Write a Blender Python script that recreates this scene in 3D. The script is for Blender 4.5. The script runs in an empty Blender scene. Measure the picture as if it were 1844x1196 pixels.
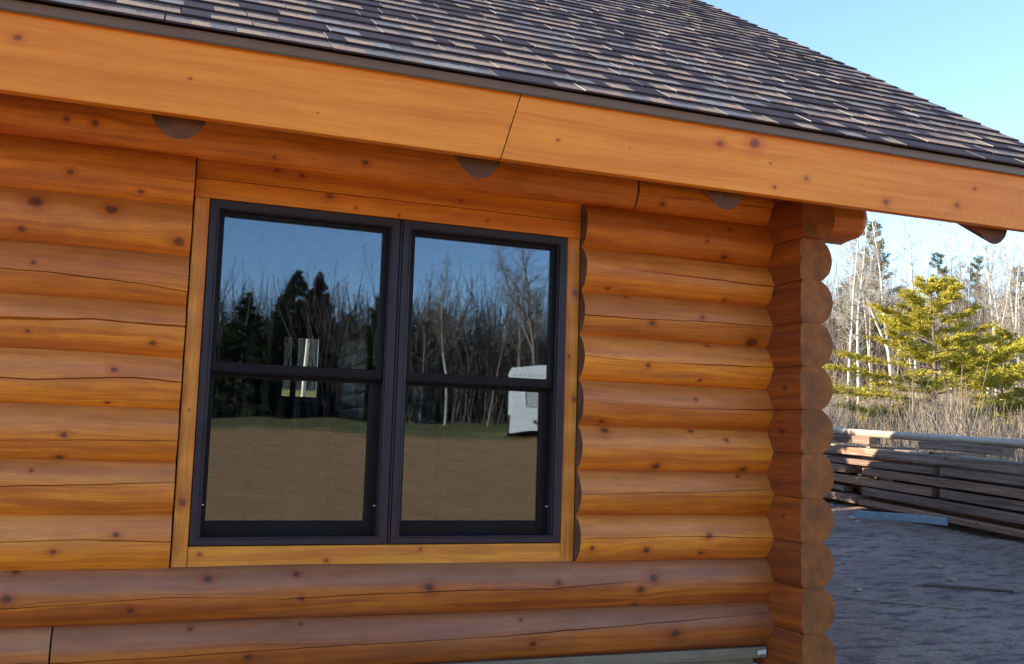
import bpy, math, random
import numpy as np
from mathutils import Vector, Matrix, noise as mnoise

scene = bpy.context.scene
COL = scene.collection
rnd = random.Random(7)
rad = math.radians

# ------------------------------------------------------------------ camera
cam_d = bpy.data.cameras.new('camera'); cam = bpy.data.objects.new('camera', cam_d); COL.objects.link(cam)
Rm = Matrix(((0.93379, -0.06679, -0.35153), (-0.35658, -0.09218, -0.92970), (0.02970, 0.99350, -0.10989)))
cam.matrix_world = Matrix.Translation((-0.1621, -4.0152, 0.5179)) @ Rm.to_4x4()
cam_d.sensor_fit = 'HORIZONTAL'; cam_d.sensor_width = 36.0; cam_d.lens = 36.0 * 1772.4 / 1844.0
cam_d.clip_start = 0.05; cam_d.clip_end = 3000
scene.camera = cam

# ------------------------------------------------------------------ light
SUN_EL, SUN_AZ = 18.5, 14.0        # azimuth measured from -X towards +Y
sv = Vector((-math.cos(rad(SUN_AZ)) * math.cos(rad(SUN_EL)), math.sin(rad(SUN_AZ)) * math.cos(rad(SUN_EL)), math.sin(rad(SUN_EL))))
w = bpy.data.worlds.new('World'); scene.world = w; w.use_nodes = True
nt = w.node_tree; nt.nodes.clear()
sky = nt.nodes.new('ShaderNodeTexSky'); sky.sky_type = 'NISHITA'; sky.sun_disc = False
sky.sun_elevation = rad(SUN_EL); sky.sun_rotation = math.atan2(sv.x, sv.y)
sky.air_density = 1.0; sky.dust_density = 0.0; sky.ozone_density = 2.2; sky.altitude = 800
bg = nt.nodes.new('ShaderNodeBackground'); bg.inputs['Strength'].default_value = 0.15
wo = nt.nodes.new('ShaderNodeOutputWorld')
nt.links.new(sky.outputs[0], bg.inputs[0]); nt.links.new(bg.outputs[0], wo.inputs[0])
sl = bpy.data.lights.new('sun', 'SUN'); sl.energy = 5.0; sl.angle = rad(0.5); sl.color = (1.0, 0.88, 0.70)
so = bpy.data.objects.new('sun', sl); COL.objects.link(so)
so.rotation_euler = sv.to_track_quat('Z', 'Y').to_euler()
scene.view_settings.view_transform = 'Standard'; scene.view_settings.look = 'None'
scene.view_settings.gamma = 1.0
scene.view_settings.exposure = 1.62
scene.cycles.max_bounces = 8; scene.cycles.transparent_max_bounces = 12
scene.cycles.use_denoising = True

# ------------------------------------------------------------------ helpers
def sstep(a, b, x):
    t = min(1, max(0, (x - a) / (b - a))); return t * t * (3 - 2 * t)

def lerp_pts(pts, x):
    if x <= pts[0][0]: return pts[0][1]
    for (a, va), (b, vb) in zip(pts, pts[1:]):
        if x <= b: return va + (vb - va) * (x - a) / (b - a)
    return pts[-1][1]

GD = [(0, -.98), (8, -.98), (14.4, -.60), (18.6, -.40), (26, 0.0), (40, .5), (60, .9), (900, 1.2)]
def ground_z(x, y):
    d = math.hypot(x + .16, y + 4.0)
    z = lerp_pts(GD, d)
    if y < -10: z += .03 * min(30, -10 - y)
    if y > 13: z += .072 * min(30, y - 13)
    if -8 < x < 4.6 and -2 < y < 13: z = min(z, -.98 + .3 * max(0, x - 3) )
    return z

def tagset(o, label=None, cat=None, group=None, kind=None):
    if label: o['label'] = label
    if cat: o['category'] = cat
    if group: o['group'] = group
    if kind: o['kind'] = kind
    return o

def empty(name, loc=(0, 0, 0)):
    o = bpy.data.objects.new(name, None); COL.objects.link(o); o.location = loc; o.empty_display_size = .2
    return o

class MB:
    def __init__(s): s.v = []; s.f = []; s.m = []; s.wc = []; s.col = None; s.knots = []
    def vert(s, p, wc=(0, 0, 0), kn=(9, 9, 1)):
        s.v.append(tuple(p)); s.wc.append(wc); return len(s.v) - 1
    def face(s, idx, m=0): s.f.append(tuple(idx)); s.m.append(m)
    def build(s, name, mats, parent=None, smooth=True, sharp=40):
        me = bpy.data.meshes.new(name); me.from_pydata(s.v, [], s.f); 
        if not isinstance(mats, (list, tuple)): mats = [mats]
        for m in mats: me.materials.append(m)
        me.polygons.foreach_set('material_index', s.m)
        a = me.attributes.new('wc', 'FLOAT_VECTOR', 'POINT'); a.data.foreach_set('vector', np.array(s.wc, dtype=np.float32).ravel())
        cn = []
        for f in s.f:
            cu = sum(s.wc[i][0] for i in f) / len(f); cv = sum(s.wc[i][1] for i in f) / len(f)
            k = near_knot(cu, cv, s.knots) if s.knots else None
            for i in f: cn.extend((9, 9, 1) if k is None else (s.wc[i][0] - k[0], s.wc[i][1] - k[1], k[2]))
        a = me.attributes.new('kn', 'FLOAT_VECTOR', 'CORNER'); a.data.foreach_set('vector', np.array(cn, dtype=np.float32))
        if s.col is not None:
            a = me.attributes.new('col', 'FLOAT_COLOR', 'CORNER'); a.data.foreach_set('color', np.array(s.col, dtype=np.float32).ravel())
        me.polygons.foreach_set('use_smooth', [smooth] * len(s.f))
        me.update()
        if smooth: me.set_sharp_from_angle(angle=rad(sharp))
        o = bpy.data.objects.new(name, me); COL.objects.link(o)
        if parent is not None: o.parent = parent
        return o
    def box(s, x0, x1, y0, y1, z0, z1, m=0):
        b = len(s.v)
        for x in (x0, x1):
            for y in (y0, y1):
                for z in (z0, z1): s.vert((x, y, z), (x, y + z, 0))
        for f in ((0, 1, 3, 2), (4, 6, 7, 5), (0, 4, 5, 1), (2, 3, 7, 6), (0, 2, 6, 4), (1, 5, 7, 3)):
            s.face([b + i for i in f], m)
    def obox(s, c, ux, uy, uz, hx, hy, hz, m=0):
        b = len(s.v); c = Vector(c)
        for i in (-1, 1):
            for j in (-1, 1):
                for k in (-1, 1): s.vert(c + ux * (hx * i) + uy * (hy * j) + uz * (hz * k), (i * hx + c.x, j * hy + k * hz + c.z, 0))
        for f in ((0, 1, 3, 2), (4, 6, 7, 5), (0, 4, 5, 1), (2, 3, 7, 6), (0, 2, 6, 4), (1, 5, 7, 3)):
            s.face([b + i for i in f], m)
    def ring(s, x0, x1, z0, z1, wl, wr, wb, wt, y0, y1, ch=.0015, m=0):
        """rectangular ring in the xz plane, front at y0, chamfered"""
        O = [(x0, z0), (x1, z0), (x1, z1), (x0, z1)]
        I = [(x0 + wl, z0 + wb), (x1 - wr, z0 + wb), (x1 - wr, z1 - wt), (x0 + wl, z1 - wt)]
        def inset(P, d):
            sg = [(1, 1), (-1, 1), (-1, -1), (1, -1)]
            return [(p[0] + d * a, p[1] + d * b) for p, (a, b) in zip(P, sg)]
        loops = [[(x, y1, z) for x, z in O], [(x, y0 + ch, z) for x, z in O], [(x, y0, z) for x, z in inset(O, ch)],
                 [(x, y0, z) for x, z in inset(I, -ch)], [(x, y0 + ch, z) for x, z in I], [(x, y1, z) for x, z in I]]
        ids = [[s.vert(p, (p[0], p[2] + p[1], 0)) for p in L] for L in loops]
        ids.append(ids[0])
        for A, B in zip(ids, ids[1:]):
            for i in range(4):
                j = (i + 1) % 4; s.face((A[i], A[j], B[j], B[i]), m)

KS = .82
def near_knot(u, v, knots):
    best = None; bd = 14
    for (ku, kv, r) in knots:
        d = math.hypot((u - ku) * .4, v - kv) / r
        if d < bd: bd = d; best = (ku, kv, r)
    return best

def loft(mb, to3d, stations, section, closed=True, knots=(), mside=0, mcap=1, caps=(True, True), seed=0):
    """section(u) -> list of (a, b, v); to3d(u, a, b) -> point"""
    mb.knots = [(a, b, r * KS * (.62 + .75 * abs(math.sin(a * 91.7 + b * 37.1)))) for a, b, r in knots]
    rings = []
    for u in stations:
        sec = section(u)
        rings.append([mb.vert(to3d(u, a, b), (u, v, seed)) for a, b, v in sec])
    n = len(rings[0])
    for A, B in zip(rings, rings[1:]):
        for i in range(n if closed else n - 1):
            j = (i + 1) % n; mb.face((A[i], A[j], B[j], B[i]), mside)
    for k, u in ((0, stations[0]), (1, stations[-1])):
        if caps[k]:
            sec = section(u)
            ids = [mb.vert(to3d(u, a, b), (a, b, seed)) for a, b, v in sec]
            mb.face(ids if k else ids[::-1], mcap)

def frange(a, b, step):
    n = max(1, int(round(abs(b - a) / step))); return [a + (b - a) * i / n for i in range(n + 1)]

# ------------------------------------------------------------------ materials
def mat(name):
    m = bpy.data.materials.new(name); m.use_nodes = True; m.node_tree.nodes.clear()
    nt = m.node_tree; out = nt.nodes.new('ShaderNodeOutputMaterial'); p = nt.nodes.new('ShaderNodeBsdfPrincipled')
    nt.links.new(p.outputs[0], out.inputs[0]); return m, nt, p, out

class N:
    def __init__(s, nt): s.nt = nt
    def new(s, t, **k):
        n = s.nt.nodes.new(t)
        for a, b in k.items(): setattr(n, a, b)
        return n
    def link(s, a, b): s.nt.links.new(a, b)
    def val(s, sock, x):
        if isinstance(x, (int, float)): sock.default_value = x
        elif isinstance(x, tuple): sock.default_value = x
        else: s.link(x, sock)
    def math(s, op, a, b=None, c=None, clamp=False):
        n = s.new('ShaderNodeMath', operation=op, use_clamp=clamp); s.val(n.inputs[0], a)
        if b is not None: s.val(n.inputs[1], b)
        if c is not None: s.val(n.inputs[2], c)
        return n.outputs[0]
    def vec(s, x, y, z):
        n = s.new('ShaderNodeCombineXYZ'); s.val(n.inputs[0], x); s.val(n.inputs[1], y); s.val(n.inputs[2], z); return n.outputs[0]
    def noise(s, v, scale=1.0, detail=4.0, rough=.5, dist=0.0):
        n = s.new('ShaderNodeTexNoise'); s.link(v, n.inputs['Vector']); n.inputs['Scale'].default_value = scale
        n.inputs['Detail'].default_value = detail; n.inputs['Roughness'].default_value = rough; n.inputs['Distortion'].default_value = dist
        return n.outputs[0]
    def ramp(s, f, stops, interp='LINEAR'):
        n = s.new('ShaderNodeValToRGB'); n.color_ramp.interpolation = interp; e = n.color_ramp.elements
        while len(e) < len(stops): e.new(.5)
        for k, (p, c) in enumerate(stops):
            e[k].position = p; e[k].color = c if len(c) == 4 else (*c, 1)
        s.link(f, n.inputs[0]); return n.outputs[0]
    def mix(s, f, a, b, mode='MIX'):
        n = s.new('ShaderNodeMix', data_type='RGBA', blend_type=mode); s.val(n.inputs[0], f)
        for k, x in ((6, a), (7, b)):
            if isinstance(x, tuple): n.inputs[k].default_value = x if len(x) == 4 else (*x, 1)
            else: s.link(x, n.inputs[k])
        return n.outputs[2]
    def rng(s, f, a, b, c=0.0, d=1.0, smooth=False):
        n = s.new('ShaderNodeMapRange', interpolation_type='SMOOTHSTEP' if smooth else 'LINEAR'); s.val(n.inputs[0], f)
        for k, x in ((1, a), (2, b), (3, c), (4, d)): n.inputs[k].default_value = x
        return n.outputs[0]
    def attr(s, name):
        n = s.new('ShaderNodeAttribute', attribute_name=name); return n
    def bump(s, h, strength, dist=.01, normal=None):
        n = s.new('ShaderNodeBump'); n.inputs['Strength'].default_value = strength; n.inputs['Distance'].default_value = dist
        s.link(h, n.inputs['Height'])
        if normal is not None: s.link(normal, n.inputs['Normal'])
        return n.outputs[0]

def wood(name, light, mid, dark, knotc, rough=.42, coat=.35, streak=.5, chatter=0.0, bumpk=.35, grey=0.0, spread=1.0, band=0.0, bandc=(.52, .200, .070), vary=.20, mottle=1.0):
    m, nt, p, out = mat(name); g = N(nt)
    wc = g.new('ShaderNodeSeparateXYZ'); g.link(g.attr('wc').outputs['Vector'], wc.inputs[0])
    kn = g.new('ShaderNodeSeparateXYZ'); g.link(g.attr('kn').outputs['Vector'], kn.inputs[0])
    oi = g.new('ShaderNodeObjectInfo'); seed = g.math('MULTIPLY', oi.outputs['Random'], 37.0)
    u, v = wc.outputs[0], wc.outputs[1]
    jn = g.noise(g.attr('wc').outputs['Vector'], 60.0, 3.0)
    du = g.math('MULTIPLY', kn.outputs[0], .8)
    d0 = g.math('SQRT', g.math('ADD', g.math('MULTIPLY', du, du), g.math('MULTIPLY', kn.outputs[1], kn.outputs[1])))
    d = g.math('ADD', g.math('DIVIDE', d0, kn.outputs[2]), g.math('MULTIPLY', g.math('SUBTRACT', jn, .5), .9))
    du2 = g.math('MULTIPLY', kn.outputs[0], .35)
    dl = g.math('DIVIDE', g.math('SQRT', g.math('ADD', g.math('MULTIPLY', du2, du2), g.math('MULTIPLY', kn.outputs[1], kn.outputs[1]))), kn.outputs[2])
    fall = g.math('EXPONENT', g.math('MULTIPLY', g.math('MULTIPLY', dl, dl), -.16))
    v2 = g.math('SUBTRACT', v, g.math('MULTIPLY', g.math('MULTIPLY', kn.outputs[1], .75), fall))
    wob = g.noise(g.vec(g.math('MULTIPLY', u, 1.6), g.math('MULTIPLY', v, 3.0), seed), 1.0, 2.0)
    v3 = g.math('ADD', v2, g.math('MULTIPLY', g.math('SUBTRACT', wob, .5), .05))
    gr = g.noise(g.vec(g.math('MULTIPLY', u, .9), g.math('MULTIPLY', v3, 26.0), seed), 1.0, 5.0, .6, .6)
    fine = g.noise(g.vec(g.math('MULTIPLY', u, 5.0), g.math('MULTIPLY', v3, 150.0), seed), 1.0, 4.0, .65)
    cath = g.new('ShaderNodeTexWave', wave_type='BANDS', bands_direction='Y'); cath.inputs['Scale'].default_value = 9.0
    g.link(g.vec(g.math('MULTIPLY', u, .25), v3, seed), cath.inputs['Vector']); cath.inputs['Distortion'].default_value = 7.0
    cath.inputs['Detail'].default_value = 2.0; cath.inputs['Detail Scale'].default_value = .8
    blotch = g.noise(g.vec(g.math('MULTIPLY', u, 1.1), g.math('MULTIPLY', v, 5.0), seed), 1.0, 3.0)
    a = .5 - .105 * spread
    c = g.ramp(gr, [(a, dark), (.5, mid), (1 - a, light)])
    c = g.mix(g.math('MULTIPLY', g.rng(cath.outputs[1], .55, 1.0), .35 * streak), c, dark)
    c = g.mix(g.math('MULTIPLY', g.rng(fine, .45, .62), .6 * streak), c, tuple(x * .62 for x in mid))
    c = g.mix(g.rng(blotch, .35, .75, 0, .45), c, tuple(x * y for x, y in zip(dark, (1.05, 1.0, 1.0))))
    if grey > 0:
        gb = g.noise(g.vec(g.math('MULTIPLY', u, .8), g.math('MULTIPLY', v, 9.0), g.math('ADD', seed, 5.0)), 1.0, 4.0, .6)
        c = g.mix(g.rng(gb, .48, .72, 0, grey), c, (.20, .115, .085))
    if band > 0:      # sun-bleached, dustier upper side of each log, with its sky sheen painted in
        bn_ = g.noise(g.vec(g.math('MULTIPLY', u, 1.3), 0.0, g.math('ADD', seed, 9.0)), 1.0, 3.0)
        bs = g.noise(g.vec(g.math('MULTIPLY', u, 2.0), g.math('MULTIPLY', v3, 60.0), seed), 1.0, 4.0, .6)
        edge = g.math('ADD', g.math('ADD', v, g.math('MULTIPLY', g.math('SUBTRACT', bn_, .5), .09)), g.math('MULTIPLY', g.math('SUBTRACT', bs, .5), .05))
        c = g.mix(g.math('MULTIPLY', g.rng(edge, .085, .135, band, 0, True), g.rng(bs, .3, .6, .55, 1.0)), c, bandc)
    # knots: reddish halo, dark ring, brown heart
    c = g.mix(g.rng(d, 1.0, 3.4, .5, 0, True), c, tuple(x * y for x, y in zip(dark, (.8, .55, .5))))
    c = g.mix(g.math('MULTIPLY', g.rng(d, .55, 1.3, .9, 0, True), g.rng(jn, .3, .6, .65, 1.0)), c, knotc)
    # fine nail / resin specks
    sp = g.new('ShaderNodeTexVoronoi', feature='F1'); sp.inputs['Scale'].default_value = 1.0; sp.inputs['Randomness'].default_value = 1.0
    g.link(g.vec(g.math('MULTIPLY', u, 5.0), g.math('MULTIPLY', v, 9.0), seed), sp.inputs['Vector'])
    c = g.mix(g.rng(sp.outputs['Distance'], .012, .028, .6, 0), c, knotc)
    big = g.noise(g.vec(g.math('MULTIPLY', u, .55), g.math('MULTIPLY', v, 2.0), g.math('ADD', seed, 17.0)), 1.0, 5.0, .65)
    mott = g.noise(g.vec(g.math('MULTIPLY', u, 7.0), g.math('MULTIPLY', v, 17.0), g.math('ADD', seed, 23.0)), 1.0, 4.0, .6, .5)
    big = g.math('ADD', g.math('MULTIPLY', big, .6), g.math('MULTIPLY', mott, .4))
    shade_ = g.math('MULTIPLY', g.rng(oi.outputs['Random'], 0, 1, 1 - vary, 1 + vary * .5), g.rng(big, .36, .64, 1 - .22 * mottle, 1 + .16 * mottle))
    rl = g.mix(1.0, c, g.vec(shade_, g.math('POWER', shade_, 1.25), g.math('POWER', shade_, 1.3)), 'MULTIPLY')
    g.link(rl, p.inputs['Base Color'])
    p.inputs['Roughness'].default_value = rough
    g.link(g.rng(gr, .3, .7, rough + .1, rough - .06), p.inputs['Roughness'])
    p.inputs['Specular IOR Level'].default_value = .45
    p.inputs['Coat Weight'].default_value = coat; p.inputs['Coat Roughness'].default_value = .46
    b = g.bump(g.math('ADD', fine, g.math('MULTIPLY', gr, 1.5)), bumpk, .0025)
    kb = g.bump(g.rng(d, .6, 1.3, 0.0, 1.0, True), .5, .004, b)
    if chatter > 0:
        ct = g.noise(g.vec(g.math('MULTIPLY', u, 70.0), g.math('MULTIPLY', v, 12.0), seed), 1.0, 2.0)
        zone = g.noise(g.vec(g.math('MULTIPLY', u, 1.3), g.math('MULTIPLY', v, 7.0), g.math('ADD', seed, 3.0)), 1.0, 1.0)
        kb = g.bump(g.math('MULTIPLY', ct, g.rng(zone, .5, .65)), chatter, .006, kb)
    g.link(kb, p.inputs['Normal'])
    return m

M = {}
M['log'] = wood('stained_log', (.82, .310, .020), (.72, .240, .014), (.52, .140, .009), (.070, .018, .010), grey=.22, coat=.25, band=.48, rough=.48, streak=.75, bumpk=.55)
M['log_low'] = wood('stained_log_shaded', (.62, .205, .018), (.52, .150, .013), (.34, .080, .009), (.060, .018, .010), grey=.45, coat=.2, rough=.5, band=.78, bandc=(.30, .135, .075))  # darker copy of the log stain: shade on the lowest courses painted in
M['cross'] = wood('stained_cross_log', (.40, .095, .007), (.30, .066, .005), (.19, .040, .004), (.04, .013, .008), grey=.15, coat=.08, rough=.6)  # corner shade painted in as a darker stain than the wall logs
M['fascia'] = wood('stained_fascia', (.86, .305, .014), (.80, .255, .011), (.68, .185, .007), (.16, .038, .012), coat=.10, rough=.55, streak=.4, chatter=.5, spread=1.5, vary=.02, mottle=.35)
M['trim'] = wood('stained_trim', (.74, .315, .028), (.66, .25, .020), (.50, .155, .012), (.12, .035, .012), coat=.2, rough=.45, streak=.55, chatter=.25)
M['head'] = wood('stained_header', (.80, .300, .014), (.73, .245, .010), (.56, .150, .008), (.12, .030, .010), coat=.25, rough=.45, streak=.5, chatter=.1)
M['inside'] = wood('bare_interior_wood', (.20, .12, .06), (.15, .09, .045), (.10, .06, .03), (.05, .03, .02), coat=0, rough=.7)
M['pile'] = wood('weathered_timber', (.52, .32, .20), (.39, .225, .135), (.20, .105, .062), (.05, .03, .02), coat=0, rough=.75, streak=.8, grey=.4, bumpk=.5)
M['pile_grey'] = wood('grey_timber', (.42, .29, .205), (.29, .195, .135), (.15, .095, .066), (.05, .03, .02), coat=0, rough=.75, streak=.8, bumpk=.5)
M['peeled'] = wood('peeled_pole_wood', (.50, .40, .29), (.42, .32, .23), (.30, .22, .15), (.12, .08, .06), coat=.3, rough=.45, streak=.5, bumpk=.3)
M['sill'] = wood('treated_board', (.30, .26, .17), (.24, .20, .13), (.15, .125, .08), (.06, .05, .03), coat=0, rough=.8, streak=.7, bumpk=.5)

def end_mat(name, c1, c2):
    m, nt, p, out = mat(name); g = N(nt)
    a = g.attr('wc').outputs['Vector']; oi = g.new('ShaderNodeObjectInfo')
    wv = g.new('ShaderNodeTexWave', wave_type='RINGS', rings_direction='Z'); wv.inputs['Scale'].default_value = 28.0; wv.inputs['Distortion'].default_value = 1.5
    g.link(a, wv.inputs['Vector'])
    n = g.noise(a, 22.0, 4.0, .6); n2 = g.noise(a, 7.0, 2.0)
    c = g.mix(g.rng(n, .3, .7), c1, c2)
    c = g.mix(g.math('MULTIPLY', wv.outputs[1], .38), c, tuple(x * .55 for x in c2))
    c = g.mix(g.rng(n2, .45, .65, 0, .6), c, tuple(x * .45 for x in c2))
    g.link(c, p.inputs['Base Color']); p.inputs['Roughness'].default_value = .7
    g.link(g.bump(n, .4, .003), p.inputs['Normal']); return m
M['end'] = end_mat('stained_end_grain', (.34, .105, .008), (.20, .060, .005))
M['tail'] = end_mat('rafter_end_grain', (.16, .052, .012), (.08, .027, .008))
M['enddark'] = end_mat('raw_end_grain', (.17, .085, .05), (.11, .055, .035))
M['pile_end'] = end_mat('cut_timber_end', (.33, .24, .16), (.22, .16, .11))

def plain(name, col, rough=.5, metal=0.0, var=.15, scale=20.0, bump=.1, spec=.5):
    m, nt, p, out = mat(name); g = N(nt); tc = g.new('ShaderNodeTexCoord')
    n = g.noise(tc.outputs['Object'], scale, 5.0, .6)
    c = g.mix(g.rng(n, .3, .7), tuple(x * (1 - var) for x in col), tuple(min(1, x * (1 + var)) for x in col))
    g.link(c, p.inputs['Base Color']); p.inputs['Metallic'].default_value = metal
    g.link(g.rng(n, .3, .7, rough - .06, rough + .06), p.inputs['Roughness']); p.inputs['Specular IOR Level'].default_value = spec
    g.link(g.bump(n, bump, .002), p.inputs['Normal']); return m
M['clad'] = plain('dark_window_cladding', (.026, .022, .033), .36, 0, .12, 9.0, .05, .30)
M['sashm'] = plain('dark_sash_cladding', (.007, .006, .009), .42, 0, .12, 9.0, .05, .16)
M['drip'] = plain('brown_drip_metal', (.14, .078, .038), .42, .0, .1, 6.0, .04)
M['white'] = plain('white_trailer_skin', (.88, .88, .84), .5, 0, .05, 3.0, .05)
M['pale'] = plain('pale_grey_panel', (.52, .53, .50), .5)
M['black'] = plain('dark_rubber', (.02, .02, .02), .8)
M['bluep'] = plain('blue_grey_plank_paint', (.24, .33, .38), .55, 0, .25, 14.0, .3)
M['tag'] = plain('white_tag_paper', (.7, .7, .68), .6)
M['concrete'] = plain('foundation_concrete', (.27, .26, .24), .85, 0, .2, 9.0, .6)
M['deck'] = plain('roof_deck_board', (.30, .14, .05), .7, 0, .2, 9.0, .3)
M['stone'] = plain('stone', (.42, .33, .28), .8, 0, .3, 30.0, .6)

def glass():
    m, nt, p, out = mat('window_glass'); g = N(nt); nt.nodes.remove(p)
    tc = g.new('ShaderNodeTexCoord')
    gl = g.new('ShaderNodeBsdfGlossy'); gl.inputs['Roughness'].default_value = 0.013; gl.inputs['Color'].default_value = (.64, .80, 1, 1)
    tr = g.new('ShaderNodeBsdfTransparent'); tr.inputs['Color'].default_value = (.94, .96, .95, 1)
    df = g.new('ShaderNodeBsdfDiffuse'); df.inputs['Color'].default_value = (.5, .5, .48, 1)
    fr = g.new('ShaderNodeFresnel'); fr.inputs['IOR'].default_value = 1.5
    f = g.math('MULTIPLY_ADD', fr.outputs[0], 1.75, .025, clamp=True)
    mx = g.new('ShaderNodeMixShader'); g.link(f, mx.inputs[0]); g.link(tr.outputs[0], mx.inputs[1]); g.link(gl.outputs[0], mx.inputs[2])
    # dried rain streaks
    sp = g.new('ShaderNodeSeparateXYZ'); g.link(tc.outputs['Object'], sp.inputs[0])
    n = g.noise(g.vec(g.math('MULTIPLY', sp.outputs[0], 26.0), 0.0, g.math('MULTIPLY', sp.outputs[2], 1.5)), 1.0, 3.0, .6)
    n2 = g.noise(tc.outputs['Object'], 4.0, 3.0)
    dirt = g.math('MULTIPLY', g.rng(n, .48, .75, 0, .03), g.rng(n2, .35, .65))
    m2 = g.new('ShaderNodeMixShader'); g.link(dirt, m2.inputs[0]); g.link(mx.outputs[0], m2.inputs[1]); g.link(df.outputs[0], m2.inputs[2])
    g.link(m2.outputs[0], out.inputs[0])
    wv = g.noise(tc.outputs['Object'], 2.2, 1.0)
    bn = g.bump(wv, .25, .006); g.link(bn, gl.inputs['Normal'])
    return m
M['glass'] = glass()

def shingle_mat():
    m, nt, p, out = mat('asphalt_shingles'); g = N(nt)
    tc = g.new('ShaderNodeTexCoord'); a = g.attr('col')
    cs = g.new('ShaderNodeSeparateColor'); g.link(a.outputs['Color'], cs.inputs[0])
    sp = g.new('ShaderNodeSeparateXYZ'); g.link(tc.outputs['Object'], sp.inputs[0])
    t, r1, ed = cs.outputs[0], cs.outputs[1], cs.outputs[2]
    gran = g.noise(tc.outputs['Object'], 330.0, 3.0, .7)
    n1 = g.noise(g.vec(g.math('MULTIPLY', sp.outputs[0], 9.0), g.math('MULTIPLY', sp.outputs[1], 14.0), g.math('MULTIPLY', r1, 20.0)), 1.0, 4.0, .65)
    n2 = g.noise(tc.outputs['Object'], 40.0, 4.0, .7)
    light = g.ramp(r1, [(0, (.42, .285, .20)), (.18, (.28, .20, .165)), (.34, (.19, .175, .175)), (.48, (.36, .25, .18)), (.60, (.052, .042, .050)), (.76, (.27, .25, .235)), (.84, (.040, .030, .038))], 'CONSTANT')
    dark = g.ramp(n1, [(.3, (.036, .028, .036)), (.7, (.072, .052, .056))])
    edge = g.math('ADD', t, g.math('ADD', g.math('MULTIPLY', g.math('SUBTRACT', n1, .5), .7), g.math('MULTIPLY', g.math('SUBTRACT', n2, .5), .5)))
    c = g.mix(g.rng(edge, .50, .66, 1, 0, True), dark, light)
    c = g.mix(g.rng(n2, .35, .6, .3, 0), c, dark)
    c = g.mix(ed, c, (.34, .31, .28))  # side edges of the tabs painted pale, as if catching the sun
    c = g.mix(1.0, c, g.ramp(gran, [(.25, (.5, .5, .5)), (.5, (1, 1, 1)), (.78, (1.7, 1.6, 1.5))]), 'MULTIPLY')
    g.link(c, p.inputs['Base Color']); p.inputs['Roughness'].default_value = .85; p.inputs['Specular IOR Level'].default_value = .15
    g.link(g.bump(gran, .6, .003), p.inputs['Normal']); return m
M['shingle'] = shingle_mat()

def ground_mat():
    m, nt, p, out = mat('bare_dirt_and_grass'); g = N(nt); tc = g.new('ShaderNodeTexCoord'); o = tc.outputs['Object']
    s = g.new('ShaderNodeSeparateXYZ'); g.link(o, s.inputs[0])
    dx = g.math('ADD', s.outputs[0], .16); dy = g.math('ADD', s.outputs[1], 4.0)
    r = g.math('SQRT', g.math('ADD', g.math('MULTIPLY', dx, dx), g.math('MULTIPLY', dy, dy)))
    n1 = g.noise(o, 1.3, 8.0, .62); n2 = g.noise(o, 9.0, 6.0, .65); n3 = g.noise(o, 45.0, 4.0, .6)
    n4 = g.noise(g.vec(g.math('MULTIPLY', s.outputs[0], 3.0), g.math('MULTIPLY', s.outputs[1], 7.0), 0.0), 1.0, 6.0, .68)
    c = g.mix(g.rng(n1, .4, .6), (.56, .39, .31), (.43, .295, .235))
    c = g.mix(g.rng(n4, .50, .60, 0, .8), c, (.17, .115, .115))
    c = g.mix(g.rng(n2, .52, .72, 0, .6), c, (.16, .12, .105))
    c = g.mix(g.rng(n3, .6, .75, 0, .5), c, (.48, .40, .34))
    rr = g.math('ADD', r, g.math('MULTIPLY', g.math('SUBTRACT', n1, .5), 9.0))
    yy = g.math('ADD', s.outputs[1], g.math('MULTIPLY', g.math('SUBTRACT', n1, .5), 4.0))
    sunny_sand = g.mix(g.rng(n2, .35, .7), (.64, .345, .145), (.50, .26, .10))  # sandy soil in front, painted warmer and brighter as sunlit, bouncing ground
    c = g.mix(g.rng(yy, -3.5, -1.5, 1, 0), c, sunny_sand)
    grass = g.mix(g.rng(n2, .4, .6), (.13, .14, .035), (.25, .20, .09))
    c = g.mix(g.rng(rr, 25.5, 29.0, 0, 1), c, grass)
    c = g.mix(g.rng(rr, 40.0, 60.0, 0, 1), c, (.12, .09, .05))
    g.link(c, p.inputs['Base Color']); p.inputs['Roughness'].default_value = .95; p.inputs['Specular IOR Level'].default_value = .2
    h = g.math('ADD', g.math('SUBTRACT', n2, g.math('MULTIPLY', n4, .8)), g.math('MULTIPLY', n3, .35))
    g.link(g.bump(h, 1.0, .12), p.inputs['Normal']); return m
M['ground'] = ground_mat()

def leafmat(name, a, b, trans=.2):
    m, nt, p, out = mat(name); g = N(nt); tc = g.new('ShaderNodeTexCoord')
    n = g.noise(tc.outputs['Object'], 1.6, 4.0, .6)
    g.link(g.mix(g.rng(n, .35, .65), a, b), p.inputs['Base Color']); p.inputs['Roughness'].default_value = .6
    p.inputs['Specular IOR Level'].default_value = .3
    t = g.new('ShaderNodeBsdfTranslucent'); g.link(g.mix(g.rng(n, .35, .65), a, b), t.inputs[0])
    mx = g.new('ShaderNodeMixShader'); mx.inputs[0].default_value = trans
    g.link(p.outputs[0], mx.inputs[1]); g.link(t.outputs[0], mx.inputs[2]); g.link(mx.outputs[0], out.inputs[0]); return m
M['pine'] = leafmat('sunlit_pine_needles', (.31, .27, .028), (.48, .40, .045), .3)
M['spruce'] = leafmat('dark_spruce_needles', (.022, .034, .014), (.040, .052, .020), .1)
M['dpine'] = leafmat('green_pine_needles', (.060, .085, .035), (.115, .125, .045), .2)
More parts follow.
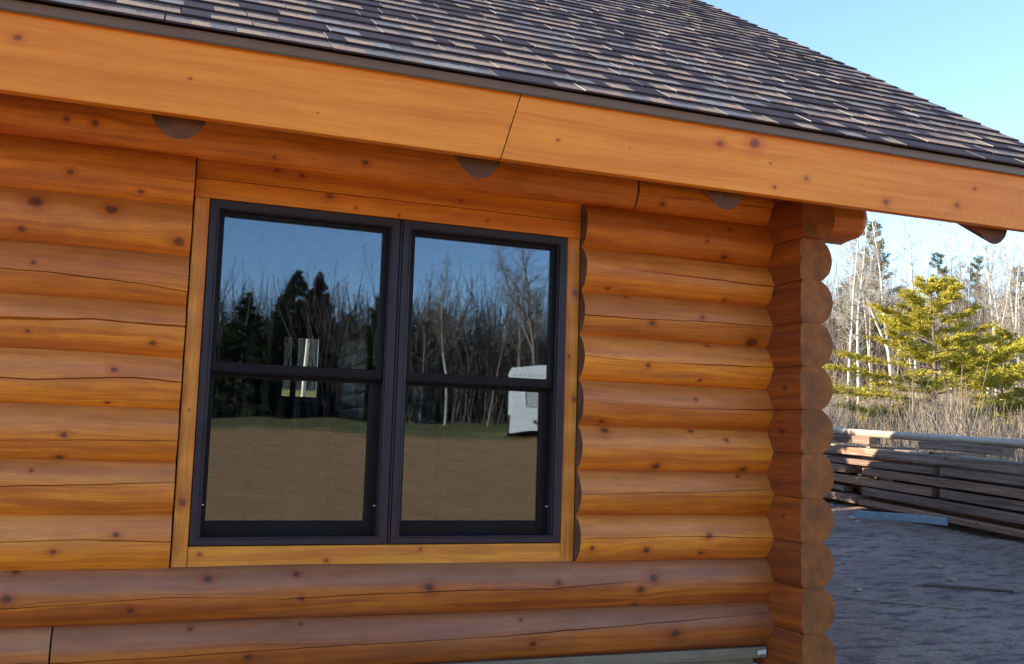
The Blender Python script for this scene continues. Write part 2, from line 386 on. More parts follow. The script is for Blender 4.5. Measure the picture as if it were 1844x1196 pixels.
def barkmat(name, a, b, sc=6.0):
    m, nt, p, out = mat(name); g = N(nt); tc = g.new('ShaderNodeTexCoord')
    s = g.new('ShaderNodeSeparateXYZ'); g.link(tc.outputs['Object'], s.inputs[0])
    n = g.noise(g.vec(g.math('MULTIPLY', s.outputs[0], 4.0), g.math('MULTIPLY', s.outputs[1], 4.0), g.math('MULTIPLY', s.outputs[2], sc)), 1.0, 5.0, .7)
    g.link(g.ramp(n, [(.35, b), (.5, a), (.8, a)]), p.inputs['Base Color']); p.inputs['Roughness'].default_value = .85; return m
M['birch'] = barkmat('pale_aspen_bark', (.50, .45, .37), (.17, .14, .11))
M['twig'] = barkmat('grey_brown_twigs', (.26, .20, .155), (.15, .115, .09))
M['palewig'] = barkmat('pale_twigs', (.36, .31, .25), (.23, .19, .15))
M['bark'] = barkmat('dark_pine_bark', (.14, .10, .075), (.06, .045, .035))
M['brush'] = barkmat('dry_brush', (.36, .27, .17), (.20, .145, .095))
M['brushdark'] = barkmat('grey_brush', (.20, .165, .14), (.10, .08, .07))
M['brushblack'] = barkmat('dark_thicket_stems', (.085, .070, .055), (.05, .042, .034))
M['drygrass'] = leafmat('dry_grass', (.45, .34, .16), (.33, .26, .11), .2)

# ------------------------------------------------------------------ ground and sky setting
def make_ground():
    v = []; f = []
    rs = list(np.concatenate([np.linspace(0, 24, 97)[1:], np.linspace(25, 70, 46), np.geomspace(75, 1200, 16)])); na = 144
    v.append((0, -4, ground_z(0, -4)))
    for r in rs:
        for k in range(na):
            a = 2 * math.pi * k / na; x = math.cos(a) * r; y = -4 + math.sin(a) * r
            z = ground_z(x, y)
            if r < 60: z += .045 * mnoise.noise(Vector((x * .9, y * .9, 0))) + .02 * mnoise.noise(Vector((x * 3, y * 3, 4)))
            v.append((x, y, z))
    for k in range(na): f.append((0, 1 + k, 1 + (k + 1) % na))
    for i in range(len(rs) - 1):
        for k in range(na):
            a = 1 + i * na + k; b = 1 + i * na + (k + 1) % na; f.append((a, a + na, b + na, b))
    me = bpy.data.meshes.new('ground'); me.from_pydata(v, [], f); me.materials.append(M['ground'])
    me.polygons.foreach_set('use_smooth', [True] * len(f)); me.update()
    o = bpy.data.objects.new('ground', me); COL.objects.link(o); o['kind'] = 'structure'
make_ground()

# ------------------------------------------------------------------ the log house
H = empty('log_house', (0, 0, -.98))
tagset(H, 'orange stained log house with brown shingle roof and a dark double window', 'house')
class P:  # parent helper: keeps world coordinates for the parts
    pass
def part(o, parent=None):
    o.parent = parent or H
    if parent is None: o.matrix_parent_inverse = Matrix.Translation((0, 0, .98))
    return o

RL, HC = .109, .1                     # arc radius, half chord
PHI0 = math.asin(HC / RL)
WINX0, WINX1 = 0.0, 1.6765
XE = 2.667
def wall_log(x0, x1, z0, knots=(), crack=None, capl=True, capr=True, seed=0, bul=1.0, round_end=False, name='log'):
    """a D-shaped wall log along x; z0 = bottom; crack = [(x, z)...], width"""
    zc = z0 + .1; arc = RL * PHI0 * 2
    def s_of_z(z): return .5 - math.asin(max(-.98, min(.98, (z - zc) / RL))) / (2 * PHI0)
    kk = [(kx, s_of_z(kz) * arc, r) for kx, kz, r in knots]
    rr = random.Random(seed)
    so = rr.random() * 50
    cp, cw = (crack if crack else (None, 0))
    def section(x):
        e = 1.0
        if round_end and x > x1 - .07: e = math.sqrt(max(.0, 1 - ((x - (x1 - .07)) / .07) ** 2)) * .6 + .4
        amp = .0075
        out = []
        wv = .006 * mnoise.noise(Vector((x * .7, so, 0)))
        jz = .006 * mnoise.noise(Vector((x * 1.1, so, 5)))
        act = 0; sc = .5
        if cp:
            xs = x
            zz = lerp_pts(cp, xs) + .004 * mnoise.noise(Vector((x * 3.0, so, 7))) + .002 * mnoise.noise(Vector((x * 14.0, so, 9)))
            sc = s_of_z(zz)
            act = sstep(cp[0][0], cp[0][0] + .12, x) * (1 - sstep(cp[-1][0] - .12, cp[-1][0], x))
            if cp[0][0] <= x0 + .02: act = 1 - sstep(cp[-1][0] - .12, cp[-1][0], x)
            if cp[-1][0] >= x1 - .1: act = sstep(cp[0][0], cp[0][0] + .12, x) if cp[0][0] > x0 + .02 else 1
            act *= max(.15, .75 + .9 * mnoise.noise(Vector((x * 2.2, so, 3))))
        wd = cw * 1.35 * act / arc
        def pt(s, depth=0):
            ph = PHI0 * (1 - 2 * s)
            r = RL + amp * mnoise.noise(Vector((x * 2.0, s * 3 + so, 2))) + .0018 * mnoise.noise(Vector((x * 9.0, s * 14, so)))
            yy = -(r * math.cos(ph) - RL * math.cos(PHI0)) * bul - wv
            rz = math.sin(ph) * RL * 1.035 + jz
            return (yy * e + depth, rz * (e if e < 1 else 1), s * arc)
        nA = 11
        for i in range(nA): out.append(pt((sc - wd / 2) * i / (nA - 1)))
        out.append(pt(sc, .016 * min(1, act) if cw * act > .0004 else 0.0))
        for i in range(nA): out.append(pt((sc + wd / 2) + (1 - sc - wd / 2) * i / (nA - 1)))
        out.append((.17, -.1, arc + .1)); out.append((.17, .1, arc + .3))
        return out
    mb = MB(); st = frange(x0, x1, .022)
    if round_end: st = [s for s in st if s < x1 - .07] + [x1 - .07, x1 - .055, x1 - .04, x1 - .025, x1 - .012, x1 - .004, x1]
    loft(mb, lambda u, a, b: (u, a, zc + b), st, section, True, kk, 0, 1, (capl, capr), seed)
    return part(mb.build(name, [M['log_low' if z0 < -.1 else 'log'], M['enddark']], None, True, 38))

K = .014
left = {   # course -> (knots, crack)
    7: ([(-.45, 1.472, .010), (-.2, 1.43, .008)], None),
    6: ([(-.049, 1.246, .019), (-.30, 1.345, .022), (-.56, 1.345, .02), (-.60, 1.24, .012)], None),
    5: ([(-.55, 1.12, .008)], ([(-3.9, 1.08), (-.8, 1.088), (-.473, 1.085), (-.184, 1.074), (-.003, 1.057)], .004)),
    4: ([(-.12, .845, .010), (-.55, .86, .01)], ([(-4, .88), (-.642, .901), (-.46, .906), (-.348, .918), (0.0, .913)], .0075)),
    3: ([(-.249, .735, .012), (-.264, .615, .009)], ([(-4, .70), (-.625, .689), (-.517, .687), (-.179, .710), (0.01, .702)], .0045)),
    2: ([(-.401, .488, .015), (-.414, .409, .012)], ([(-2.5, .49), (-.608, .468), (.014, .479)], .0018)),
    1: ([(-.5, .36, .008)], ([(-3.5, .29), (-.595, .303), (-.305, .312), (-.001, .328)], .0045)),
    0: ([(-.407, .07, .014), (-.2, .13, .01)], ([(-3.8, .1), (-.58, .105), (-.309, .112), (.004, .102)], .0042)),
}
right = {
    7: ([(2.431, 1.55, .008), (2.418, 1.42, .018), (2.30, 1.48, .010)], None),
    6: ([(2.419, 1.217, .010), (1.80, 1.222, .013)], ([(1.78, 1.315), (1.816, 1.312), (2.118, 1.305), (2.653, 1.298)], .004)),
    5: ([(2.019, 1.07, .013), (2.283, 1.115, .013), (2.575, 1.023, .026), (1.90, 1.185, .010)], ([(1.696, 1.085), (2.005, 1.089), (2.653, 1.101)], .003)),
    4: ([(1.999, .875, .013), (2.286, .824, .010), (2.33, .985, .008)], ([(1.687, .905), (1.979, .889), (2.653, .906)], .004)),
    3: ([(2.25, .735, .008), (1.78, .62, .008)], ([(1.678, .708), (1.843, .695), (2.243, .693), (2.654, .701)], .0042)),
    2: ([(1.80, .575, .026), (2.244, .584, .014), (2.423, .55, .008), (2.064, .423, .020), (2.53, .419, .013)], None),
    1: ([(2.50, .38, .008)], ([(1.688, .296), (2.654, .320)], .002)),
    0: ([(2.322, .11, .017), (2.007, .049, .014), (2.294, .031, .010), (1.736, .064, .008)], ([(1.679, .105), (2.249, .108), (2.654, .101)], .0032)),
}
LX = -5.2
for k in range(8):
    kn, ck = left[k]
    kn = kn + [(rnd.uniform(-5, -.8), k * .2 + rnd.uniform(.03, .17), rnd.uniform(.008, .016)) for _ in range(7)]
    wall_log(LX, -.007, k * .2, kn, ck, False, True, 10 + k, rnd.uniform(.68, .86))
    kn, ck = right[k]
    wall_log(WINX1 + .002, 2.73, k * .2, kn, ck, True, False, 30 + k, rnd.uniform(.95, 1.06))
def rk(a, b, z, n): return [(rnd.uniform(a, b), z + rnd.uniform(.03, .17), rnd.uniform(.008, .016)) for _ in range(n)]
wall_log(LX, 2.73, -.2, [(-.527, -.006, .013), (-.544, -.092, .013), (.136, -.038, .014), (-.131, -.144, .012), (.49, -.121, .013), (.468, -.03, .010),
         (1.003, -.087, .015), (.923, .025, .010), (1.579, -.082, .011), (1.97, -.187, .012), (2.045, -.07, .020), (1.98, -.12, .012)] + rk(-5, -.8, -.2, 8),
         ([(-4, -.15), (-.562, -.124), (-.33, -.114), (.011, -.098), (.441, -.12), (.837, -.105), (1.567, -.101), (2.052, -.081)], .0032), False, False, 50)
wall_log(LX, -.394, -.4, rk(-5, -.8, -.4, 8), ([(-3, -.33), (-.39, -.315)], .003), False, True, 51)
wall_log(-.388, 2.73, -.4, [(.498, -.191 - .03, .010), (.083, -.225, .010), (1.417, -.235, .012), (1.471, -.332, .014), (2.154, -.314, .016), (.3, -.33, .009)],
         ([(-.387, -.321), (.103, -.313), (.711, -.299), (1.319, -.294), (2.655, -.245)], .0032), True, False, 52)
wall_log(LX, 1.935, 1.6, [(-.478, 1.673, .011), (-.378, 1.673, .012), (.293, 1.63, .008), (.665, 1.655, .009)] + rk(-5, -.8, 1.6, 6), None, False, True, 53, .85)
wall_log(1.94, 3.27, 1.6, [(2.069, 1.639, .010)], ([(1.937, 1.66), (2.323, 1.679), (2.652, 1.681), (3.27, 1.69)], .003), True, True, 54, .95, True)
wall_log(LX, 2.73, 1.8, rk(-5, 2.5, 1.8, 6), None, False, False, 55)

# crossing logs of the right-hand wall (half a course higher / lower)
ARC = RL * PHI0 * 2
def cross_log(z0, yf, yb, knots=(), seed=0, xin=XE, sgn=1, crackz=None, width=.112):
    zc = z0 + .1
    so = seed * 3.3
    def section(y):
        out = []
        n = 8
        for i in range(n + 1):
            t = i / n; z = -.0985 + .197 * t
            dx = .0015 * mnoise.noise(Vector((y * 3, z * 8, so)))
            g = 0
            e = min(i, n - i) / n
            rb = .011 if i in (0, n) else 0
            if crackz is not None and i == crackz: g = .012
            out.append((rb + dx + g, z, t * .2))
        for i in range(17):
            t = i / 16; ph = PHI0 * (1 - 2 * t)
            r = RL + .002 * mnoise.noise(Vector((y * 2, t * 3, so)))
            out.append((width + (r * math.cos(ph) - RL * math.cos(PHI0)) * 1.05, math.sin(ph) * RL * 1.012, .32 + t * ARC))
        return out
    mb = MB(); st = frange(yf, min(yb, 1.0), .05) + ([yb] if yb > 1.0 else [])
    loft(mb, lambda u, a, b: (xin + sgn * a, u, zc + b), st, section, True, knots, 0, 1, (True, True), seed)
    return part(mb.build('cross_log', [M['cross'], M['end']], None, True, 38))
YB = 11.5
kn_cross = {2: [(-.12, .03, .010)], 4: [(-.13, .13, .011)], 5: [(-.2, .1, .012), (-.14, .06, .010)]}
zs = [-.5 + .2 * i for i in range(12)]
for i, z in enumerate(zs):
    kn = [(rnd.uniform(-.25, -.05), rnd.uniform(.03, .17), rnd.uniform(.006, .012))] if i in (3, 5, 6, 8) else []
    cross_log(z, -.285 + rnd.uniform(-.006, .006) - (.02 if i == 10 else 0), YB - .3, kn, 60 + i, crackz=(4 if i in (5, 9) else None))
for i, z in enumerate(zs):
    cross_log(z, -.285, YB - .3, [], 80 + i, xin=LX + .1, sgn=-1)

# back wall with its small window, gables, floor, partition studs
BW = (1.83, 2.42, 1.05, 2.01)
mb = MB(); y0, y1 = 11.0, 11.2
mb.box(LX, BW[0], y0, y1, -.4, 2.3); mb.box(BW[1], XE, y0, y1, -.4, 2.3)
mb.box(BW[0], BW[1], y0, y1, -.4, BW[2]); mb.box(BW[0], BW[1], y0, y1, BW[3], 2.3)
part(mb.build('back_wall', M['inside'], None, False))
mb = MB(); mb.ring(BW[0] + .002, BW[1] - .002, BW[2] + .002, BW[3] - .002, .035, .035, .035, .035, 11.05, 11.12)
bw = part(mb.build('back_window', M['clad'], None, False))
mb = MB(); mb.box(BW[0] + .036, BW[1] - .036, 11.08, 11.086, BW[2] + .036, BW[3] - .036); o = mb.build('glass_pane', M['glass'], bw, False)
mb = MB(); mb.box(LX, XE, .171, 10.999, -.46, -.401); part(mb.build('floor_deck', M['inside'], None, False))
PITCH = math.atan(.667); CP, SP = math.cos(PITCH), math.sin(PITCH); YR = 5.75
for gx in (XE + .02, LX + .03):
    mb = MB(); zb = 1.9
    pts = [(.1, zb), (11.1, zb), (11.1, 2.30), (YR, 5.90), (.1, 2.14)]
    a = [mb.vert((gx, y, z), (y, z, 0)) for y, z in pts]; b = [mb.vert((gx + .08, y, z), (y, z, 0)) for y, z in pts]
    mb.face(a); mb.face(b[::-1])
    for i in range(5): mb.face((a[i], b[i], b[(i + 1) % 5], a[(i + 1) % 5]))
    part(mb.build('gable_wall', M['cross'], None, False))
for sx in (.10, .45, .80, 1.155, 1.475, 1.85, 2.2, 2.55):
    mb = MB(); mb.box(sx - .02, sx + .02, 5.0, 5.09, -.4, 2.4); part(mb.build('wall_stud', M['inside'], None, False))
# foundation and the treated board under the logs
mb = MB(); mb.box(LX, 2.60, .0, 11.1, -1.25, -.56); part(mb.build('foundation', M['concrete'], None, False))
def board(name, x0, x1, z0, z1, y0, y1, m, knots=(), ch=.002, step=.03, shear0=0, shear1=0, yslope=0, end='end', parent=None):
    """board along x, front face at y0; shear = x shift of the end per metre of height"""
    nz = max(2, int(round((z1 - z0) / .03)))
    zm = (z0 + z1) / 2
    def section(u):
        o = []
        def p(y, z): o.append((y, z, z - y))
        for i in range(nz + 1):
            z = z0 + ch + (z1 - z0 - 2 * ch) * i / nz; p(y0 + yslope * (z - z0), z)
        p(y0 + ch, z1); p(y1 - ch, z1); p(y1, z1 - ch); p(y1, z0 + ch); p(y1 - ch, z0); p(y0 + ch, z0)
        return o
    kk = [(kx, kz - y0, r) for kx, kz, r in knots]
    def to3d(u, y, z):
        t = (u - x0) / (x1 - x0)
        return (u + (z - zm) * (shear0 * (1 - t) + shear1 * t), y, z)
    mb = MB(); loft(mb, to3d, frange(x0, x1, step), section, True, kk, 0, 1, (True, True), rnd.random())
    o = mb.build(name, [m, M[end]], None, True, 30)
    return part(o)
board('sill_board', LX, 2.66, -.45, -.402, -.035, .17, M['sill'], rk(-1, 2.6, -.5, 5), end='pile_end')
board('rim_board', LX, 2.60, -.56, -.452, -.012, .17, M['sill'], end='pile_end')
mb = MB(); mb.obox((2.615, -.06, -.418), Vector((1, 0, .05)).normalized(), Vector((0, 1, 0)), Vector((0, 0, 1)), .022, .002, .009)
part(mb.build('lumber_tag', M['tag'], None, False))

# window trim boards
board('header_board', .0, 1.676, 1.521, 1.598, .000, .05, M['head'], [(.31, 1.585, .008), (.411, 1.575, .008), (1.1, 1.55, .006)])
board('header_board', .0, 1.676, 1.442, 1.519, .001, .05, M['head'], [(.53, 1.505, .013), (.643, 1.468, .008), (.827, 1.455, .005), (1.226, 1.475, .006)])
def vboard(name, x0, x1, z0, z1, y0, y1, m, knots=(), ch=.002):
    nx = 3
    def section(u):
        o = []
        for i in range(nx + 1):
            x = x0 + ch + (x1 - x0 - 2 * ch) * i / nx; o.append((x, y0, x - y0))
        for x, y in ((x1, y0 + ch), (x1, y1 - ch), (x1 - ch, y1), (x0 + ch, y1), (x0, y1 - ch), (x0, y0 + ch)): o.append((x, y, x - y))
        return o[::-1]
    kk = [(kz, kx - y0, r) for kx, kz, r in knots]
    mb = MB(); loft(mb, lambda u, x, y: (x, y, u), frange(z0, z1, .03), section, True, kk, 0, 1)
    return part(mb.build(name, [m, M['end']], None, True, 30))
vboard('side_trim', .0, .058, .0, 1.440, .000, .06, M['trim'], [(.03, .247, .012), (.03, .60, .005)])
vboard('side_trim', 1.613, 1.675, .001, 1.440, .000, .06, M['trim'], [(1.652, 1.19, .016), (1.63, .90, .006), (1.66, .71, .007)])
board('sill_trim', .060, 1.611, .001, .079, .000, .06, M['trim'], [(.103, .05, .006), (.98, .06, .006), (.59, .02, .007)])
mb = MB(); mb.box(.0, 1.676, -.004, .06, -.012, -.001); part(mb.build('caulk_line', M['tag'], None, False))

# the mulled double-hung window
def hung_window(x0, x1):
    mb = MB(); z0, z1 = .083, 1.438
    mb.ring(x0, x1, z0, z1, .030, .030, .026, .030, -.004, .10, .002)
    mb.ring(x0 + .029, x1 - .029, z0 + .025, z1 - .029, .007, .007, .007, .007, -.009, .03, .002)
    mb.ring(x0 + .030, x1 - .030, z0 + .026, z1 - .030, .010, .010, .006, .008, .012, .10, .001)
    wdw = part(mb.build('window', M['clad'], None, True, 20))
    xa, xb = x0 + .040, x1 - .040
    mb = MB(); mb.ring(xa, xb, .750, z1 - .038, .019 if x0 < .5 else .022, .026, .045, .020, .026, .052, .002)
    mb.ring(xa, xb, .742, .758, .002, .002, .002, .002, .017, .024, .001)
    up = mb.build('upper_sash', M['sashm'], wdw, True, 20)
    mb = MB(); mb.ring(xa - .003, xb + .003, .109, .790, .022, .047, .062, .052, .058, .09, .002)
    lo = mb.build('lower_sash', M['sashm'], wdw, True, 20)
    def pane(a, b, c, d, y, par):
        mb = MB(); mb.box(a, b, y, y + .005, c, d); return mb.build('glass_pane', M['glass'], wdw, False)
    pane(xa + .018, xb - .018, .79, z1 - .056, .036, up)
    pane(xa + .018, xb - .04, .165, .742, .074, lo)
    for sx in (xa + .006, xb - .006):
        mb = MB(); mb.box(sx - .004, sx + .004, .052, .0575, .232, .236); mb.build('sash_clip', M['tag'], wdw, False)
    return wdw
hung_window(.0605, .834); hung_window(.848, 1.6105)
mb = MB(); mb.box(.8345, .8475, .004, .1, .083, 1.438); mb.box(.8385, .8435, -.006, .003, .084, 1.437); part(mb.build('mullion_strip', M['clad'], None, False))

# rafters
def rafter(x, yend=YR):
    zc0 = 1.59
    r = .095
    def section(u):
        o = []
        for i in range(24):
            a = 2 * math.pi * i / 24; q = r * (1 + .02 * mnoise.noise(Vector((u * 1.5, a, x))))
            o.append((q * math.cos(a), q * math.sin(a) / CP, a * r))
        return o
    mb = MB(); loft(mb, lambda u, a, b: (x + a, u, zc0 + (u + .6) * .667 + b), frange(-.556, yend, .12), section, True,
                    [(-.3, 4.2 * r, .01)], 0, 1, (True, True), x)
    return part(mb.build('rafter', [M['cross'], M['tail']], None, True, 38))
for x in (-4.42, -3.34, -2.26, -1.17, -.091, .991, 2.085, 3.553): rafter(x)
# roof deck: two sloping slabs
RX0, RX1 = -6.0, 4.13
def deck(sign):
    mb = MB()
    if sign > 0: pr = [(-.578, 1.706), (YR, 1.706 + (YR + .578) * .667), (YR, 1.856 + (YR + .578) * .667), (-.578, 1.856)]
    else: yy = 11.35; zz = (2 * YR - yy + .578) * .667; pr = [(yy, 1.706 + zz), (YR + .003, 1.706 + (YR + .578) * .667), (YR + .003, 1.856 + (YR + .578) * .667), (yy, 1.856 + zz)]
    a = [mb.vert((RX0, y, z), (y, z, 0)) for y, z in pr]; b = [mb.vert((RX1, y, z), (y, z, 0)) for y, z in pr]
    mb.face(a); mb.face(b[::-1])
    for i in range(4): mb.face((a[i], b[i], b[(i + 1) % 4], a[(i + 1) % 4]))
    part(mb.build('roof_deck', M['deck'], None, False))
deck(1); deck(-1)
# fascia: two boards meeting in a slanted scarf joint
FK = [(1.299, 1.675, .009), (2.004, 1.761, .012), (2.171, 1.785, .024), (1.605, 1.684, .004), (2.262, 1.711, .004), (2.451, 1.667, .008),
      (2.738, 1.673, .004), (2.88, 1.615, .012), (3.277, 1.645, .010), (3.378, 1.735, .007), (2.30, 1.61, .006), (3.75, 1.70, .010)]
FL = [(-.061, 1.70, .004), (.385, 1.645, .005), (-.6, 1.75, .009), (-1.2, 1.66, .012), (1.1, 1.70, .005)]
board('fascia_board', RX0, 1.096, 1.572, 1.868, -.620, -.580, M['fascia'], FL, shear1=.285)
board('fascia_board', 1.100, RX1 + .03, 1.572, 1.868, -.621, -.580, M['fascia'], FK, shear0=.285)
mb = MB()
def drip(x0, x1, off):
    mb = MB(); pr = [(-.626 - off, 1.836), (-.634 - off, 1.828), (-.632 - off, 1.826), (-.6245 - off, 1.8335), (-.6235 - off, 1.866), (-.5, 1.866 + .081), (-.5, 1.868 + .081), (-.627 - off, 1.868)]
    a = [mb.vert((x0, y, z), (y, z, 0)) for y, z in pr]; b = [mb.vert((x1, y, z), (y, z, 0)) for y, z in pr]
    mb.face(a); mb.face(b[::-1]); n = len(pr)
    for i in range(n): mb.face((a[i], b[i], b[(i + 1) % n], a[(i + 1) % n]))
    part(mb.build('drip_edge', M['drip'], None, False))
drip(RX0, -.08, 0); drip(-.097, 2.885, .003); drip(2.868, RX1 + .045, 0)
# rake board up the gable end
mb = MB()
def rake(y0, y1, sg):
    mb = MB(); c = [mb.vert((xx, y, 1.60 + ((y if sg > 0 else 2 * YR - y) + .578) * .667 + dz)) for xx in (RX1, RX1 + .03) for y, dz in ((y0, 0), (y1, 0), (y1, .255), (y0, .255))]
    for f in ((0, 1, 2, 3), (7, 6, 5, 4), (0, 4, 5, 1), (1, 5, 6, 2), (2, 6, 7, 3), (3, 7, 4, 0)): mb.face([c[i] for i in f])
    part(mb.build('rake_board', M['fascia'], None, False))
rake(-.577, YR - .002, 1); rake(YR + .002, 11.34, -1)

# shingles: laminated tabs with real thickness
def shingles(sign):
    mb = MB(); mb.col = []
    EX = .152; XR = RX1 + .065; X0 = RX0 - .03
    L = (YR + .64) / CP; nc = int(L / EX) + 1
    nrm = Vector((0, -SP, CP))
    def P3(x, s, h):
        y = -.645 + s * CP; z = 1.866 + s * SP; y += nrm.y * h; z += nrm.z * h
        if sign < 0: y = 2 * YR - y
        return (x, y, z)
    def quad(pts, cols):
        mb.face([mb.vert(P3(*p)) for p in pts])
        mb.col.extend([(*c, 1) for c in cols])
    def slab(x0, x1, s0, s1, h0, h1, th, r, sk, left, right):
        b, t, k, e = (0, r, 0), ((s1 - s0) / EX, r, 0), (1, 1, 0), (.2, r, 1)
        quad([(x0, s0, h0), (x1, s0, h0), (x1 + sk, s1, h1), (x0 + sk, s1, h1)], [b, b, t, t])
        quad([(x0, s0, h0 - th), (x1, s0, h0 - th), (x1, s0, h0), (x0, s0, h0)], [k] * 4)
        if left: quad([(x0 + sk, s1, h1 - th), (x0, s0, h0 - th), (x0, s0, h0), (x0 + sk, s1, h1)], [e] * 4)
        if right: quad([(x1, s0, h0 - th), (x1 + sk, s1, h1 - th), (x1 + sk, s1, h1), (x1, s0, h0)], [e] * 4)
    quad([(X0, .01, .001), (XR - .01, .01, .001), (XR - .01, L, .001), (X0, L, .001)], [(1, 1, 0)] * 4)
    for i in range(nc):
        s0 = i * EX + rnd.uniform(-.0015, .0015); s1 = min(L, s0 + EX + .03)
        if s1 - s0 < .04: continue
        x = X0 - rnd.uniform(0, .3); xe = XR + rnd.uniform(-.006, .006)
        while x < xe:
            w = rnd.choice([.17, .25, .33, .33, .42]) * rnd.uniform(.9, 1.1); x1 = min(xe, x + w)
            n = max(1, int(round((x1 - x) / rnd.uniform(.08, .14)))); cuts = [x] + sorted(x + (x1 - x) * (k + rnd.uniform(-.2, .2)) / n for k in range(1, n)) + [x1]
            h = .0125 + rnd.uniform(0, .0025); ds = rnd.uniform(-.0015, .0015); sk = rnd.uniform(-.003, .003)
            for k in range(n):
                slab(cuts[k], cuts[k + 1], s0 + ds, s1, h, .004, .0075, rnd.random(), sk, k == 0, k == n - 1)
            x = x1 + rnd.uniform(.003, .006)
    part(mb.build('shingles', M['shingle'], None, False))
shingles(1)
# plain back slope
mb = MB(); yy = 11.41; zz = (2 * YR - yy + .64) * .667
ids = [mb.vert(p) for p in ((RX0 - .03, yy, 1.876 + zz), (RX0 - .03, YR, 1.876 + (YR + .64) * .667), (RX1 + .065, YR, 1.876 + (YR + .64) * .667), (RX1 + .065, yy, 1.876 + zz))]
mb.face(ids); mb.col = [(1, .9, 0, 1)] * 4
part(mb.build('back_shingles', M['shingle'], None, False))

# ------------------------------------------------------------------ lumber stack
def wtimber(name, a, b, hw, hh, m, me, label, cat, group, roundp=False, jit=0):
    """timber from a to b (centres); origin at its middle"""
    a = Vector(a); b = Vector(b); c = (a + b) / 2; ux = (b - a).normalized(); L = (b - a).length
    uy = ux.cross(Vector((0, 0, 1))).normalized(); uz = uy.cross(ux)
    def section(u):
        o = []
        if roundp:
            for i in range(16):
                t = 2 * math.pi * i / 16; q = hw * (1 + .03 * mnoise.noise(Vector((u, t, jit))))
                o.append((q * math.cos(t), q * math.sin(t), t * hw))
            return o
        ch = .006; n = 3; v = 0
        sg = [(-1, -1), (1, -1), (1, 1), (-1, 1)]
        pts = []
        for k in range(4):
            p = sg[k]; q = sg[(k + 1) % 4]
            for i in range(n + 1):
                t = i / n; y = p[0] * hw + (q[0] - p[0]) * hw * t; z = p[1] * hh + (q[1] - p[1]) * hh * t
                if i == 0: y += (q[0] - p[0]) / 2 * ch; z += (q[1] - p[1]) / 2 * ch
                if i == n: y -= (q[0] - p[0]) / 2 * ch; z -= (q[1] - p[1]) / 2 * ch
                pts.append((y, z, v + t * .15))
            v += .2
        return pts
    kk = [(rnd.uniform(-L / 2, L / 2), rnd.uniform(.2, .8), rnd.uniform(.012, .022)) for _ in range(int(L * 1.2))]
    bow = rnd.uniform(-.012, .012)
    mb = MB(); loft(mb, lambda u, y, z: tuple(ux * u + uy * y + uz * (z + bow * (1 - (2 * u / L) ** 2))), frange(-L / 2, L / 2, .3), section, True, kk, 0, 1)
    o = mb.build(name, [m, me], None, True, 35); o.location = c
    return tagset(o, label, cat, group)
A0 = Vector((13.10, 18.9)); A1 = Vector((9.55, .2)); AL = (A1 - A0).length; AD = (A1 - A0).normalized(); AP = Vector((-AD.y, AD.x))
if AP.x > 0: pass
def pz(t): return -.065 - .0391 * t * AL      # support line of the stack
GR = 'timbers in the long stickered stack'
WORDS = ['bottom', 'second from the bottom', 'third from the bottom', 'third from the top', 'second from the top', 'top']
NL = 6; TH = .127; GAP = .038
def pile_pt(s, off, h):
    q = A0 + AD * s + AP * off; return (q.x, q.y, pz(s / AL) + h)
sgn_front = -1 if (A0 + AP).x > A0.x else 1     # towards the camera side
for L in range(NL):
    h = .09 + TH / 2 + L * (TH + GAP) - L * 0.004
    for row in range(4):
        off = (sgn_front * (.02 - .24 * row)) + rnd.uniform(-.05, .05)
        cut = [(0.0, 5.0), (5.1, 9.4 + rnd.uniform(-.5, .5)), (9.5 + rnd.uniform(.1, .4), 14.1 + rnd.uniform(-.4, .4)), (14.4 + rnd.uniform(.1, .3), AL)]
        if row == 0 and L in (2, 4): cut = [(0.0, 6.3), (6.5, 11.7), (11.9, AL)]
        if row in (1, 3) and L == 5: continue
        for ci, (s0, s1) in enumerate(cut):
            hh = TH / 2 * rnd.choice([.7, .85, .95, 1.0, 1.0])
            m = rnd.choice(['pile', 'pile', 'pile_grey', 'pile_grey'])
            wtimber('timber', pile_pt(s0, off, h - TH / 2 + hh), pile_pt(s1, off, h - TH / 2 + hh), .095, hh, M[m], M['pile_end'],
                    ('face timber, %s layer of the stack' if row == 0 else 'inner timber, %s layer of the stack') % WORDS[L] + ', ' + ['farthest piece', 'second piece from the far end', 'third piece from the far end', 'nearest piece'][ci], 'timber', GR)
for L in range(NL + 1):
    h = .09 - GAP / 2 + L * (TH + GAP) - L * 0.004
    for k, s in enumerate((1.2, 3.4, 5.6, 7.6, 9.6, 11.6, 13.6, 15.6, 17.6)):
        s2 = s + rnd.uniform(-.2, .2)
        wtimber('spacer_board', pile_pt(s2, sgn_front * -.02, h), pile_pt(s2, -sgn_front * .85, h), .055, GAP / 2 - .001, M['pile_grey'], M['pile_end'],
                'short spacer board laid across the lumber stack ' + ('under the bottom layer', 'above the bottom layer', 'above the second lowest layer', 'at half its height', 'under the second highest layer', 'under the top layer', 'above the top layer')[L], 'spacer', 'spacers in the lumber stack')
